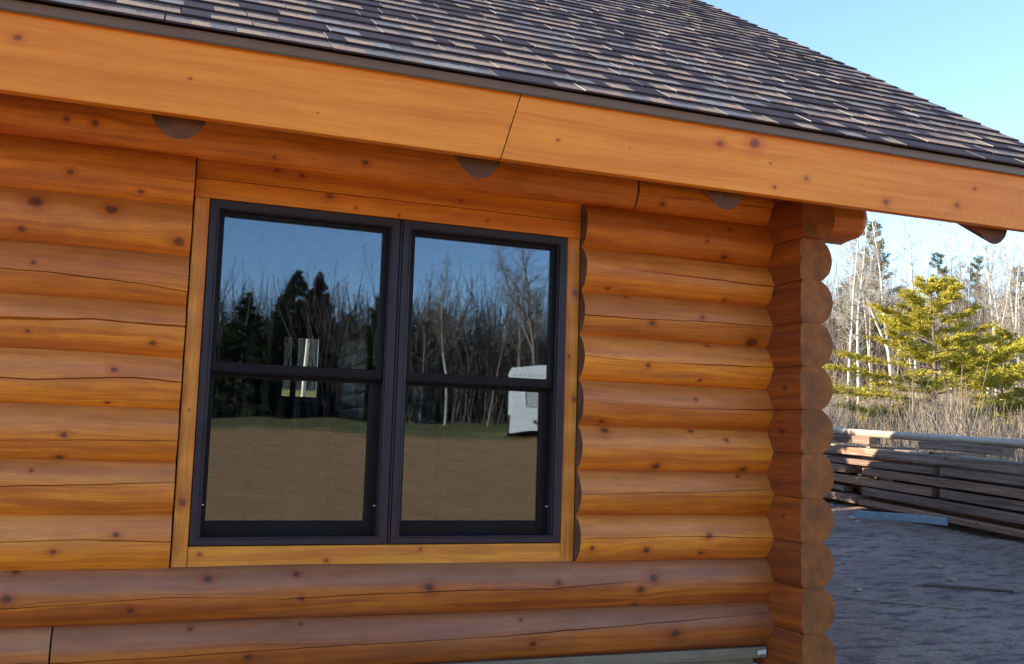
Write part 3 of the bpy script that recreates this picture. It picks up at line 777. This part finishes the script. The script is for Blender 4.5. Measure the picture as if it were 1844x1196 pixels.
# dark blocks under the long peeled pole that lies on top
hb = .09 + NL * (TH + GAP) + .02
for k, (s, l) in enumerate(((4.4, 1.5), (8.2, 1.8), (11.4, 1.9), (15.0, 1.6), (17.6, 1.2))):
    wtimber('block', pile_pt(s, sgn_front * .02, hb + .05), pile_pt(s + l, sgn_front * .02, hb + .05), .09, .062, M['pile_grey'], M['pile_end'],
            'short dark block under the pale pole on the lumber stack, %s' % ('farthest', 'second from the far end', 'middle one', 'second nearest', 'nearest')[k], 'block', 'blocks under the pole on the lumber stack')
wtimber('pole', pile_pt(.3, sgn_front * .02, hb + .172), pile_pt(AL + .4, sgn_front * .02, hb + .168), .060, .060, M['peeled'], M['pile_end'],
        'long pale peeled pole lying on top of the lumber stack', 'pole', None, True)

# loose things on the dirt
def on_ground(x, y, dz=0): return (x, y, ground_z(x, y) + .045 * mnoise.noise(Vector((x * .9, y * .9, 0))) + .02 * mnoise.noise(Vector((x * 3, y * 3, 4))) + dz)
wtimber('plank', (10.24, 8.38, -.445), (10.58, 6.90, -.43), .018, .055, M['bluep'], M['bluep'],
        'blue grey painted plank lying on the dirt before the lumber stack', 'plank', None)
wtimber('stick', on_ground(5.9, 4.0, .012), on_ground(6.9, 3.0, .012), .010, .010, M['palewig'], M['palewig'],
        'thin pale stick lying on the dirt near the house corner', 'stick', None, True)
wtimber('stick', on_ground(7.3, 3.9, .015), on_ground(7.9, 3.35, .012), .014, .012, M['bark'], M['bark'],
        'short dark stick lying in the middle of the shaded dirt', 'stick', None, True)
def stone(x, y, r, label, m='stone', group='stones on the dirt'):
    mb = MB(); n, k = 10, 6
    q = Vector(on_ground(x, y, 0))
    ids = []
    for i in range(k + 1):
        th = math.pi * i / k; row = []
        for j in range(n):
            a = 2 * math.pi * j / n; d = Vector((math.sin(th) * math.cos(a), math.sin(th) * math.sin(a), math.cos(th)))
            rr = r * (1 + .5 * mnoise.noise(d * 1.7 + Vector((x * 9, y * 7, 0)))); p = d * rr; p.z *= .6
            row.append(mb.vert(p, (p.x, p.y, 0)))
        ids.append(row)
    for A, B in zip(ids, ids[1:]):
        for j in range(n): mb.face((A[j], B[j], B[(j + 1) % n], A[(j + 1) % n]))
    o = mb.build('stone', M[m], None, True, 50); o.location = q + Vector((0, 0, r * .2)); return tagset(o, label, 'stone', group)
for x, y, r, l in ((10.19, 8.4, .07, 'pale stone by the left end of the blue grey plank'), (9.95, 8.0, .05, 'small stone just in front of the blue grey plank'),
                   (8.27, 4.69, .05, 'small pale stone in the middle of the shaded dirt'), (7.74, 3.96, .045, 'small stone nearer the right edge of the shaded dirt'),
                   (6.53, 3.94, .04, 'small pale stone close to the house corner')):
    stone(x, y, r, l)
def clods():
    mb = MB(); r2 = random.Random(5)
    for i in range(2600):
        x = r2.uniform(3.5, 12.5); y = r2.uniform(-1.5, 10.5)
        if x < 5 and y < 12 and x < 4.0: continue
        r = r2.uniform(.006, .017) * (2.0 if r2.random() < .05 else 1); p = Vector(on_ground(x, y, r * .1))
        b = len(mb.v); a0 = r2.uniform(0, 6)
        L = 1 + r2.random() * (1.5 if r2.random() < .25 else .5)
        for k in range(5): a = a0 + k * 1.257; q = r * r2.uniform(.7, 1.3); mb.vert(p + Vector((math.cos(a) * q * L, math.sin(a) * q, -.01)))
        mb.vert(p + Vector((r2.uniform(-.3, .3) * r, 0, r * r2.uniform(.3, .6))))
        for k in range(5): mb.face((b + k, b + (k + 1) % 5, b + 5))
    o = mb.build('gravel', M['clod'], None, False); tagset(o, 'small clods and bits of gravel scattered over the bare dirt', 'gravel', None, 'stuff')
M['clod'] = plain('clod_dirt', (.21, .155, .13), .95, 0, .4, 3.0, .4)
clods()

# ------------------------------------------------------------------ vegetation
def np_obj(name, V, F, mats, mi=None, smooth=True, parent=None):
    me = bpy.data.meshes.new(name)
    k = F.shape[1]
    me.vertices.add(len(V)); me.vertices.foreach_set('co', V.astype(np.float32).ravel())
    me.loops.add(F.size); me.loops.foreach_set('vertex_index', F.astype(np.int32).ravel())
    me.polygons.add(len(F)); me.polygons.foreach_set('loop_start', np.arange(0, F.size, k, dtype=np.int32))
    me.polygons.foreach_set('loop_total', np.full(len(F), k, dtype=np.int32))
    for m in mats: me.materials.append(m)
    if mi is not None: me.polygons.foreach_set('material_index', mi.astype(np.int32))
    me.polygons.foreach_set('use_smooth', np.full(len(F), smooth, dtype=bool))
    me.update(calc_edges=True); me.validate()
    o = bpy.data.objects.new(name, me); COL.objects.link(o)
    if parent is not None: o.parent = parent
    return o

class Tubes:
    def __init__(s): s.V = []; s.F = []; s.n = 0
    def add(s, P, R, k=4):
        P = np.asarray(P, float); n = len(P); T = np.gradient(P, axis=0); T /= np.linalg.norm(T, axis=1)[:, None] + 1e-9
        ref = np.array([0, 0, 1.]) if abs(T[0][2]) < .8 else np.array([1., 0, 0])
        A = np.cross(T, ref); A /= np.linalg.norm(A, axis=1)[:, None] + 1e-9; B = np.cross(T, A)
        an = np.arange(k) * 2 * np.pi / k
        R = np.asarray(R, float)
        ring = P[:, None, :] + R[:, None, None] * (np.cos(an)[None, :, None] * A[:, None, :] + np.sin(an)[None, :, None] * B[:, None, :])
        s.V.append(ring.reshape(-1, 3)); i = np.arange(n - 1)[:, None] * k; j = np.arange(k)[None, :]
        a = s.n + i + j; b = s.n + i + (j + 1) % k
        s.F.append(np.stack([a, b, b + k, a + k], -1).reshape(-1, 4)); s.n += n * k
    def get(s): return np.concatenate(s.V), np.concatenate(s.F)

rg = np.random.default_rng(11)
def unit(v): return v / (np.linalg.norm(v) + 1e-9)
def limb(p, d, L, r0, r1, segs, wob, up=0.0):
    P = [np.array(p, float)]; d = unit(np.array(d, float))
    for i in range(segs):
        d = unit(d + rg.normal(0, wob, 3) + np.array([0, 0, up])); P.append(P[-1] + d * L / segs)
    return np.array(P), np.linspace(r0, r1, segs + 1)

def bare_tree_mesh(Hh, r0, nb, spread, first=.3, lean=.02, fork=False):
    """returns the (trunk, crown) objects of a leafless tree standing at the origin"""
    t = Tubes(); c = Tubes()
    stems = []
    P, R = limb((0, 0, -.3), (rg.normal(0, lean), rg.normal(0, lean), 1), Hh + .3, r0, .012, 14, .025, .01); t.add(P, R, 7); stems.append((P, R, first))
    if fork:
        i = 5; P2, R2 = limb(P[i], (rg.normal(0, .3), rg.normal(0, .3), 1), Hh * .55, R[i] * .8, .01, 8, .04, .06); t.add(P2, R2, 6); stems.append((P2, R2, .15))
    for P, R, fi in stems:
        L = len(P) - 1
        for b in range(nb):
            f = fi + (1 - fi) * (b + rg.random()) / nb; x = f * L; i = min(L - 1, int(x)); p = P[i] + (P[i + 1] - P[i]) * (x - i)
            az = rg.random() * 6.283; el = rg.uniform(.35, 1.1)
            d = np.array([math.cos(az) * math.cos(el), math.sin(az) * math.cos(el), math.sin(el)])
            ln = spread * (1.15 - f) * rg.uniform(.5, 1.25) + .25; rr = max(.007, R[i] * .38)
            Q, S = limb(p, d, ln, rr, .004, 5, .12, .07); c.add(Q, S, 4)
            for k in range(int(4 + ln * 3)):
                j = rg.integers(1, 5); a2 = unit(d + rg.normal(0, .6, 3) + np.array([0, 0, .25]))
                Q2, S2 = limb(Q[j], a2, ln * rg.uniform(.25, .5), max(.005, rr * .45), .003, 3, .16, .05); c.add(Q2, S2, 3)
                for q in range(3):
                    a3 = unit(a2 + rg.normal(0, .6, 3)); Q3, S3 = limb(Q2[rg.integers(1, 4)], a3, ln * rg.uniform(.12, .25), .0045, .0025, 2, .15, .05); c.add(Q3, S3, 3)
    return t.get(), c.get()

def tree_from(meshes, names, mats, label, cat, group, x, y, s, rz, first):
    root = empty('tree', (x, y, ground_z(x, y) - .05)); root.scale = (s, s, s); root.rotation_euler = (0, 0, rz)
    tagset(root, label, cat, group)
    return root

BARE = []
for (Hh, r0, nb, sp, fi, ln, fk) in ((10.5, .105, 34, 1.7, .35, .015, False), (9.5, .085, 30, 1.5, .30, .03, False), (11.5, .12, 36, 2.1, .4, .02, True),
                                     (8.0, .06, 26, 1.3, .3, .05, False), (6.5, .045, 24, 1.2, .2, .06, True), (10.0, .09, 34, 1.8, .45, .05, False)):
    (tv, tf), (cv, cf) = bare_tree_mesh(Hh, r0, nb, sp, fi, ln, fk)
    BARE.append((Hh, tv, tf, cv, cf, {}))
def bare_tree(var, x, y, Hw, rz, label, group, trunkm='birch', crownm='palewig'):
    Hh, tv, tf, cv, cf, cache = BARE[var]; s = Hw / Hh
    root = empty('bare_tree', (x, y, ground_z(x, y) - .05)); root.scale = (s, s, s); root.rotation_euler = (0, 0, rz)
    tagset(root, label, 'tree', group)
    key = (trunkm, crownm)
    if key not in cache:
        a = np_obj('trunk', tv, tf, [M[trunkm]], None, True, root); b = np_obj('crown', cv, cf, [M[crownm]], None, True, root); cache[key] = (a, b)
    else:
        for o in cache[key]:
            c = o.copy(); COL.objects.link(c); c.parent = root
    return root

def conifer_mesh(Hh, rb, r0, whorls, droop, tri, ntri, clump, bare=.12, irregular=.25, upcurve=0.0):
    """trunk tubes + needle triangles + limb tubes"""
    t = Tubes(); T = []
    P, R = limb((0, 0, -.3), (0, 0, 1), Hh + .3, r0, .01, 12, .012, .01); t.add(P, R, 7)
    for wv in range(whorls):
        f = bare + (1 - bare) * (wv + .5 * rg.random()) / whorls
        nbr = rg.integers(4, 7)
        for b in range(nbr):
            ff = min(.985, f + rg.normal(0, .012)); x = (ff * Hh + .3) / (Hh + .3) * 12; i = min(11, int(x)); p = P[i] + (P[i + 1] - P[i]) * (x - i)
            az = rg.random() * 6.283; prof = (1 - ff) ** (1.05 if upcurve == .02 else .8)
            if ff < .28: prof *= .75 + .9 * ff
            ln = rb * prof * rg.uniform(1 - irregular, 1 + irregular) + (.03 if upcurve == .02 else .08)
            el = droop + .75 * (ff - .35) + rg.normal(0, .1)
            d = np.array([math.cos(az) * math.cos(el), math.sin(az) * math.cos(el), math.sin(el)])
            Q, S = limb(p, d, ln, max(.006, .012 * ln), .004, 6, .05, upcurve); t.add(Q, S, 3)
            side = unit(np.cross(d, [0, 0, 1]))
            nt_ = max(6, int(ntri * ln))
            nsub = max(2, int(ln * clump))
            for q in range(nsub):
                g = rg.uniform(.25, 1.0); x2 = g * 6; j = min(5, int(x2)); pc = Q[j] + (Q[j + 1] - Q[j]) * (x2 - j)
                sl = ln * rg.uniform(.12, .34) * (1.2 - g * .6) + .06
                sd = unit(d * rg.uniform(.3, 1) + side * rg.uniform(-1, 1) + np.array([0, 0, rg.uniform(-.1, .25) + upcurve]))
                m = max(3, nt_ // nsub)
                k = rg.random(m)[:, None]
                c = pc + sd * sl * k + rg.normal(0, tri * .35, (m, 3))
                dr = sd + rg.normal(0, .55, (m, 3)); dr /= np.linalg.norm(dr, axis=1)[:, None]
                w = np.cross(dr, rg.normal(0, 1, (m, 3))); w /= np.linalg.norm(w, axis=1)[:, None] + 1e-9
                l = tri * rg.uniform(.6, 1.3, (m, 1)); wd = l * .16
                T.append(np.stack([c - w * wd, c + w * wd, c + dr * l], 1).reshape(-1, 3))
    V = np.concatenate(T); F = np.arange(len(V)).reshape(-1, 3)
    return t.get(), (V, F)
CON = {}
def conifer(kind, x, y, Hw, rz, label, group, wide=1.0, name='conifer', bark='bark'):
    if kind not in CON:
        if kind == 'pine': a = (5.4, 2.9, .075, 17, .06, .095, 620, 13, .08, .4, .03); m = 'pine'
        elif kind == 'dpine': a = (10.0, 2.2, .12, 18, .15, .16, 120, 7, .35, .35, .04); m = 'dpine'
        elif kind == 'spruce': a = (9.0, 3.3, .12, 56, -.3, .17, 230, 8, .03, .14, 0.02); m = 'spruce'
        else: a = (8.0, 3.3, .11, 40, -.15, .2, 200, 8, .03, .28, 0.02); m = 'spruce'
        CON[kind] = (a[0], conifer_mesh(*a), m, {})
    Hh, (T, Nn), m, cache = CON[kind]; s = Hw / Hh
    root = empty(name, (x, y, ground_z(x, y) - .05)); root.scale = (s * wide, s * wide, s); root.rotation_euler = (0, 0, rz)
    tagset(root, label, 'tree', group)
    if not cache:
        cache['o'] = (np_obj('trunk', T[0], T[1], [M[bark]], None, True, root), np_obj('crown', Nn[0], Nn[1], [M[m]], None, False, root))
    else:
        for o in cache['o']:
            c = o.copy(); COL.objects.link(c); c.parent = root
    return root

def polar(az, d, mirror=False):
    a = rad(az)
    return (-.16 + d * math.sin(a), (4.015 - d * math.cos(a)) if mirror else (-4.015 + d * math.cos(a)))
# the sunlit wood to the right of the house
x, y = polar(44.0, 30); conifer('pine', x, y, 5.0, .6, 'yellow green sunlit pine in front of the bare trees beyond the lumber stack', None, 1.3, 'pine_tree')
for x, y, h, lab in ((6.1, 11.7, 4.7, 'unseen dark spruce added for shade, nearest the right rear corner of the house'), (6.6, 14.9, 6.2, 'unseen dark spruce added for shade, second from the right rear corner of the house'), (8.2, 18.4, 7.0, 'unseen dark spruce added for shade, third from the right rear corner of the house')):
    conifer('fir', x, y, h, x, lab, 'unseen spruces added for shade behind the house', .8, 'spruce_tree')  # out of view, added only to throw shade on the lumber stack
x, y = polar(47.3, 33); conifer('pine', x, y, 3.7, 2.1, 'smaller pine half hidden on the right of the yellow green pine', None, 1.1, 'pine_tree')
GW = 'bare trees in the sunlit wood beyond the lumber stack'
named = [(39.6, 34, 7.9, 1, 0.3, 'pale bare tree rising right beside the corner log ends'),
         (40.25, 36, 8.5, 0, 1.3, 'pale slender bare tree second from the corner log ends'),
         (42.1, 38, 8.9, 2, 2.2, 'tall forked pale bare tree rising behind the left side of the yellow green pine'),
         (43.35, 36, 7.9, 5, 4.0, 'pale bare tree rising behind the tip of the yellow green pine'),
         (44.8, 40, 8.3, 3, .9, 'thin pale bare tree rising just right of the pine tip'),
         (46.3, 35, 5.9, 5, 5.2, 'leaning pale bare tree behind the right side of the pine'),
         (47.06, 36, 7.6, 0, 3.3, 'thick grey bare trunk below the end of the roof beam'),
         (48.0, 33, 6.0, 1, 2.4, 'pale bare tree at the right edge of the view')]
for az, d, h, v, rz, lab in named:
    x, y = polar(az, d); bare_tree(v, x, y, h, rz, lab, GW)
r3 = random.Random(3)
FAR = 'thin bare grey tree standing deep in the sunlit wood'
for i in range(34):
    az = 37.2 + i * .46 + r3.uniform(-.3, .3); d = r3.uniform(42, 60); x, y = polar(az, d)
    bare_tree(r3.choice([1, 3, 4, 5, 0]), x, y, d * r3.uniform(.12, .19), r3.uniform(0, 6), FAR, 'thin grey trees deep in the wood', r3.choice(['birch', 'palewig']), r3.choice(['twig', 'palewig', 'twig']))
x, y = polar(40.9, 44); conifer('dpine', x, y, 8.6, 1.0, 'tall dark pine behind the second pale tree from the corner', 'dark pines in the sunlit wood', 1.0, 'pine_tree')
for ip, (az, d, h) in enumerate(sorted(((39.3, 50, 6.5), (44.3, 52, 8.2), (46.0, 55, 8.4), (48.4, 50, 7.4), (50.5, 48, 8.0), (42.7, 57, 7.0)))):
    x, y = polar(az, d); conifer('dpine', x, y, h, az, 'dark green pine between the bare trunks, %s from the corner log ends' % ('first', 'second', 'third', 'fourth', 'fifth', 'farthest')[ip], 'dark pines in the sunlit wood', 1.0, 'pine_tree')

# brush: thin stems, one mass that nobody could count
def brush(name, n, area, hmin, hmax, mats, label, lean=.25, thick=.006, mirror=False, seed=1):
    r = np.random.default_rng(seed)
    az = np.radians(r.uniform(area[0], area[1], n)); d = area[2] + (area[3] - area[2]) * r.random(n) ** .8
    X = -.16 + d * np.sin(az); Y = (4.015 - d * np.cos(az)) if mirror else (-4.015 + d * np.cos(az))
    Z = np.array([ground_z(a, b) for a, b in zip(X, Y)]) - .05
    base = np.stack([X, Y, Z], 1); Hh = r.uniform(hmin, hmax, n) * (.6 + .4 * r.random(n))
    clus = np.sin(X * 1.3) * np.cos(Y * 1.1) * .3 + 1
    Hh = Hh * clus
    dr = r.normal(0, lean, (n, 3)); dr[:, 2] = 1; dr /= np.linalg.norm(dr, axis=1)[:, None]
    k2 = r.normal(0, lean * .8, (n, 3))
    p1 = base + dr * Hh[:, None] * .5; p2 = p1 + (dr + k2) * Hh[:, None] * .5
    V = []; an = np.arange(3) * 2.094
    off = np.stack([np.cos(an), np.sin(an), 0 * an], 1)
    th = thick * r.uniform(.6, 1.7, n)
    for P, f in ((base, 1.3), (p1, .9), (p2, .35)): V.append(P[:, None, :] + off[None] * (th * f)[:, None, None])
    V = np.stack(V, 1).reshape(-1, 3)
    b = (np.arange(n) * 9)[:, None, None]; i = np.arange(2)[None, :, None] * 3; j = np.arange(3)[None, None, :]
    a = b + i + j; c = b + i + (j + 1) % 3
    F = np.stack([a, c, c + 3, a + 3], -1).reshape(-1, 4)
    mi = np.repeat(r.integers(0, len(mats), n), 6)
    # side twigs
    q = r.random((n, 1)); root = base + (p1 - base) * .4 + (p2 - p1) * q
    dd = dr + r.normal(0, .6, (n, 3)); tip = root + dd * Hh[:, None] * r.uniform(.15, .4, (n, 1))
    V2 = np.stack([root[:, None, :] + off[None] * (th * .7)[:, None, None], tip[:, None, :] + off[None] * (th * .3)[:, None, None]], 1).reshape(-1, 3)
    b = (np.arange(n) * 6)[:, None] + len(V); j = np.arange(3)[None]
    a = b + j; c = b + (j + 1) % 3; F2 = np.stack([a, c, c + 3, a + 3], -1).reshape(-1, 4)
    o = np_obj(name, np.concatenate([V, V2]), np.concatenate([F, F2]), [M[m] for m in mats], np.concatenate([mi, np.repeat(mi[::6], 3)]), True)
    tagset(o, label, 'brush', None, 'stuff'); return o
brush('undergrowth', 30000, (34, 56, 23, 46), .5, 2.2, ['brush', 'palewig', 'brushdark', 'twig'], 'tangled dry brown undergrowth along the edge of the sunlit wood', seed=2)
brush('dry_grass', 8000, (33, 56, 21, 27), .15, .5, ['drygrass', 'brush', 'brushdark', 'brush'], 'dry tan grass standing behind the lumber stack', .3, .005, seed=3)
brush('thicket', 26000, (34, 56, 44, 62), 2.0, 7.0, ['brushdark', 'twig', 'brushdark'], 'dense grey thicket filling the depth of the sunlit wood', .15, .012, seed=4)

# the wood and the clearing opposite the house, seen mirrored in the window
GS = 'dark spruces opposite the house, mirrored in the window'
for az, d, h, kind, lab in ((8.1, 48, 7.1, 'spruce', 'left one of two tall dark spruces mirrored in the left upper pane'),
                            (9.35, 49, 7.2, 'spruce', 'right one of two tall dark spruces mirrored in the left upper pane')):
    x, y = polar(az, d, True); conifer(kind, x, y, h, az, lab, GS, .95, 'spruce_tree')
x, y = polar(5.2, 46, True); conifer('fir', x, y, 5.6, 1, 'broad dark spruce mirrored at the left edge of the left upper pane', GS, 1.1, 'spruce_tree')
x, y = polar(12.9, 47, True); conifer('fir', x, y, 6.1, 2, 'dark spruce mirrored at the right edge of the left upper pane', GS, 1.0, 'spruce_tree')
r4 = random.Random(9)
for i in range(22):
    az = -14 + i * 2.1 + r4.uniform(-.6, .6)
    if abs(az - 20.9) < 1.6: continue
    d = r4.uniform(51, 58); x, y = polar(az, d, True)
    conifer('fir', x, y, r4.uniform(4.6, 6.2), az, 'dark spruce in the tree line opposite the house', 'dark spruces of the far tree line', 1.15, 'spruce_tree')
for az, d, h, v, lab in ((17.2, 44, 7.9, 2, 'pale forked bare tree mirrored in the right upper pane'), (15.6, 46, 7.2, 1, 'thin bare tree mirrored left in the right upper pane'),
                         (19.4, 44, 7.0, 5, 'thin bare tree mirrored beside the white trailer'), (22.3, 42, 9.8, 2, 'tall bare tree mirrored above the white trailer'),
                         (21.2, 44, 9.0, 0, 'tall slender bare tree mirrored just left above the white trailer')):
    x, y = polar(az, d, True); bare_tree(v, x, y, h, az, lab, 'bare trees opposite the house', 'birch' if abs(az - 17.2) < .1 else 'twig', 'twig')
for i in range(26):
    az = -12 + i * 1.75 + r4.uniform(-.5, .5); d = r4.uniform(47, 60); x, y = polar(az, d, True)
    bare_tree(r4.choice([0, 1, 3, 4, 5]), x, y, r4.uniform(5.2, 7.2) * (1.15 if az > 19 else 1), r4.uniform(0, 6), 'bare tree in the tree line opposite the house', 'bare trees of the far tree line', 'brushdark', 'brushdark')
brush('thicket', 42000, (-18, 42, 46, 62), 2.2, 6.6, ['brushblack', 'brushblack', 'brushdark'], 'dark thicket of the tree line opposite the house', .2, .028, True, 6)
# the wood behind the house, seen through both windows
for i, (x, y, h, v) in enumerate(((4.2, 31, 9, 0), (5.6, 33, 9.5, 1), (6.5, 30, 8.5, 5), (7.3, 34, 9, 0), (8.4, 32, 9, 2), (5.0, 38, 9, 3), (7.9, 38, 9.4, 1), (3.2, 36, 9, 5), (9.6, 36, 9, 0))):
    bare_tree(v, x, y, h, i * 1.1, 'pale bare tree behind the house seen through its back window', 'pale trees behind the house')
brush('undergrowth', 6000, (0, 33, 43, 50), .4, 2.6, ['brush', 'brushdark', 'palewig'], 'brown undergrowth behind the house', seed=8)
brush('thicket', 9000, (2, 34, 44, 54), 3.5, 7.5, ['brushdark', 'twig', 'palewig'], 'tall grey thicket on the slope behind the house', .15, .02, seed=12)
brush('dry_grass', 6000, (2, 26, 20, 33), .1, .4, ['drygrass'], 'dry grass of the slope behind the house', .3, .006, seed=9)

# white trailer opposite the house
tx, ty = polar(21.85, 37, True); tz = ground_z(tx, ty)
T = empty('trailer', (tx, ty, tz)); T.rotation_euler = (0, 0, rad(19))
tagset(T, 'white box trailer with a small grey window, mirrored in the right window panes', 'trailer')
def tp(mb, name, m, parent=None): o = mb.build(name, M[m], parent or T, False); return o
mb = MB(); n = 10; Wt = .76; Ht = 2.5
pr = [(-Wt, .10), (Wt, .10)] + [(Wt - (2 * Wt) * i / n, Ht + .05 * math.sin(math.pi * i / n) + .05 * (1 - 2 * i / n)) for i in range(n + 1)]
a = [mb.vert((x, -2.2, z)) for x, z in pr]; b = [mb.vert((x, 2.2, z)) for x, z in pr]
mb.face(a); mb.face(b[::-1])
for i in range(len(pr)): mb.face((a[i], b[i], b[(i + 1) % len(pr)], a[(i + 1) % len(pr)]))
body = tp(mb, 'body', 'white')
mb = MB(); mb.ring(-.45, .55, 1.05, 1.65, .05, .05, .05, .05, -2.24, -2.19); wf = tp(mb, 'window', 'drip')
for k in range(9):
    mb = MB(); mb.box(-.7 + k * .17, -.65 + k * .17, 2.2, 2.215, 2.12, 2.16); tp(mb, 'vent', 'black', body)
mb = MB(); mb.ring(-.35, .65, .95, 1.6, .05, .05, .05, .05, 2.19, 2.24); wf = tp(mb, 'window', 'pale')
mb = MB(); mb.box(-.30, .60, 2.205, 2.215, 1.0, 1.55); mb.build('glass_pane', M['pale'], wf, False)
for sx in (-1, 1):
    mb = MB(); r_ = .34; ids = []
    for xx in (sx * .72 - .1, sx * .72 + .1): ids.append([mb.vert((xx, .4 + r_ * math.cos(t * .3927), r_ + r_ * math.sin(t * .3927))) for t in range(16)])
    mb.face(ids[0]); mb.face(ids[1][::-1])
    for t in range(16): mb.face((ids[0][t], ids[1][t], ids[1][(t + 1) % 16], ids[0][(t + 1) % 16]))
    tp(mb, 'wheel', 'black')
mb = MB(); mb.box(-.06, .06, 2.2, 3.5, .38, .46); tp(mb, 'drawbar', 'drip')
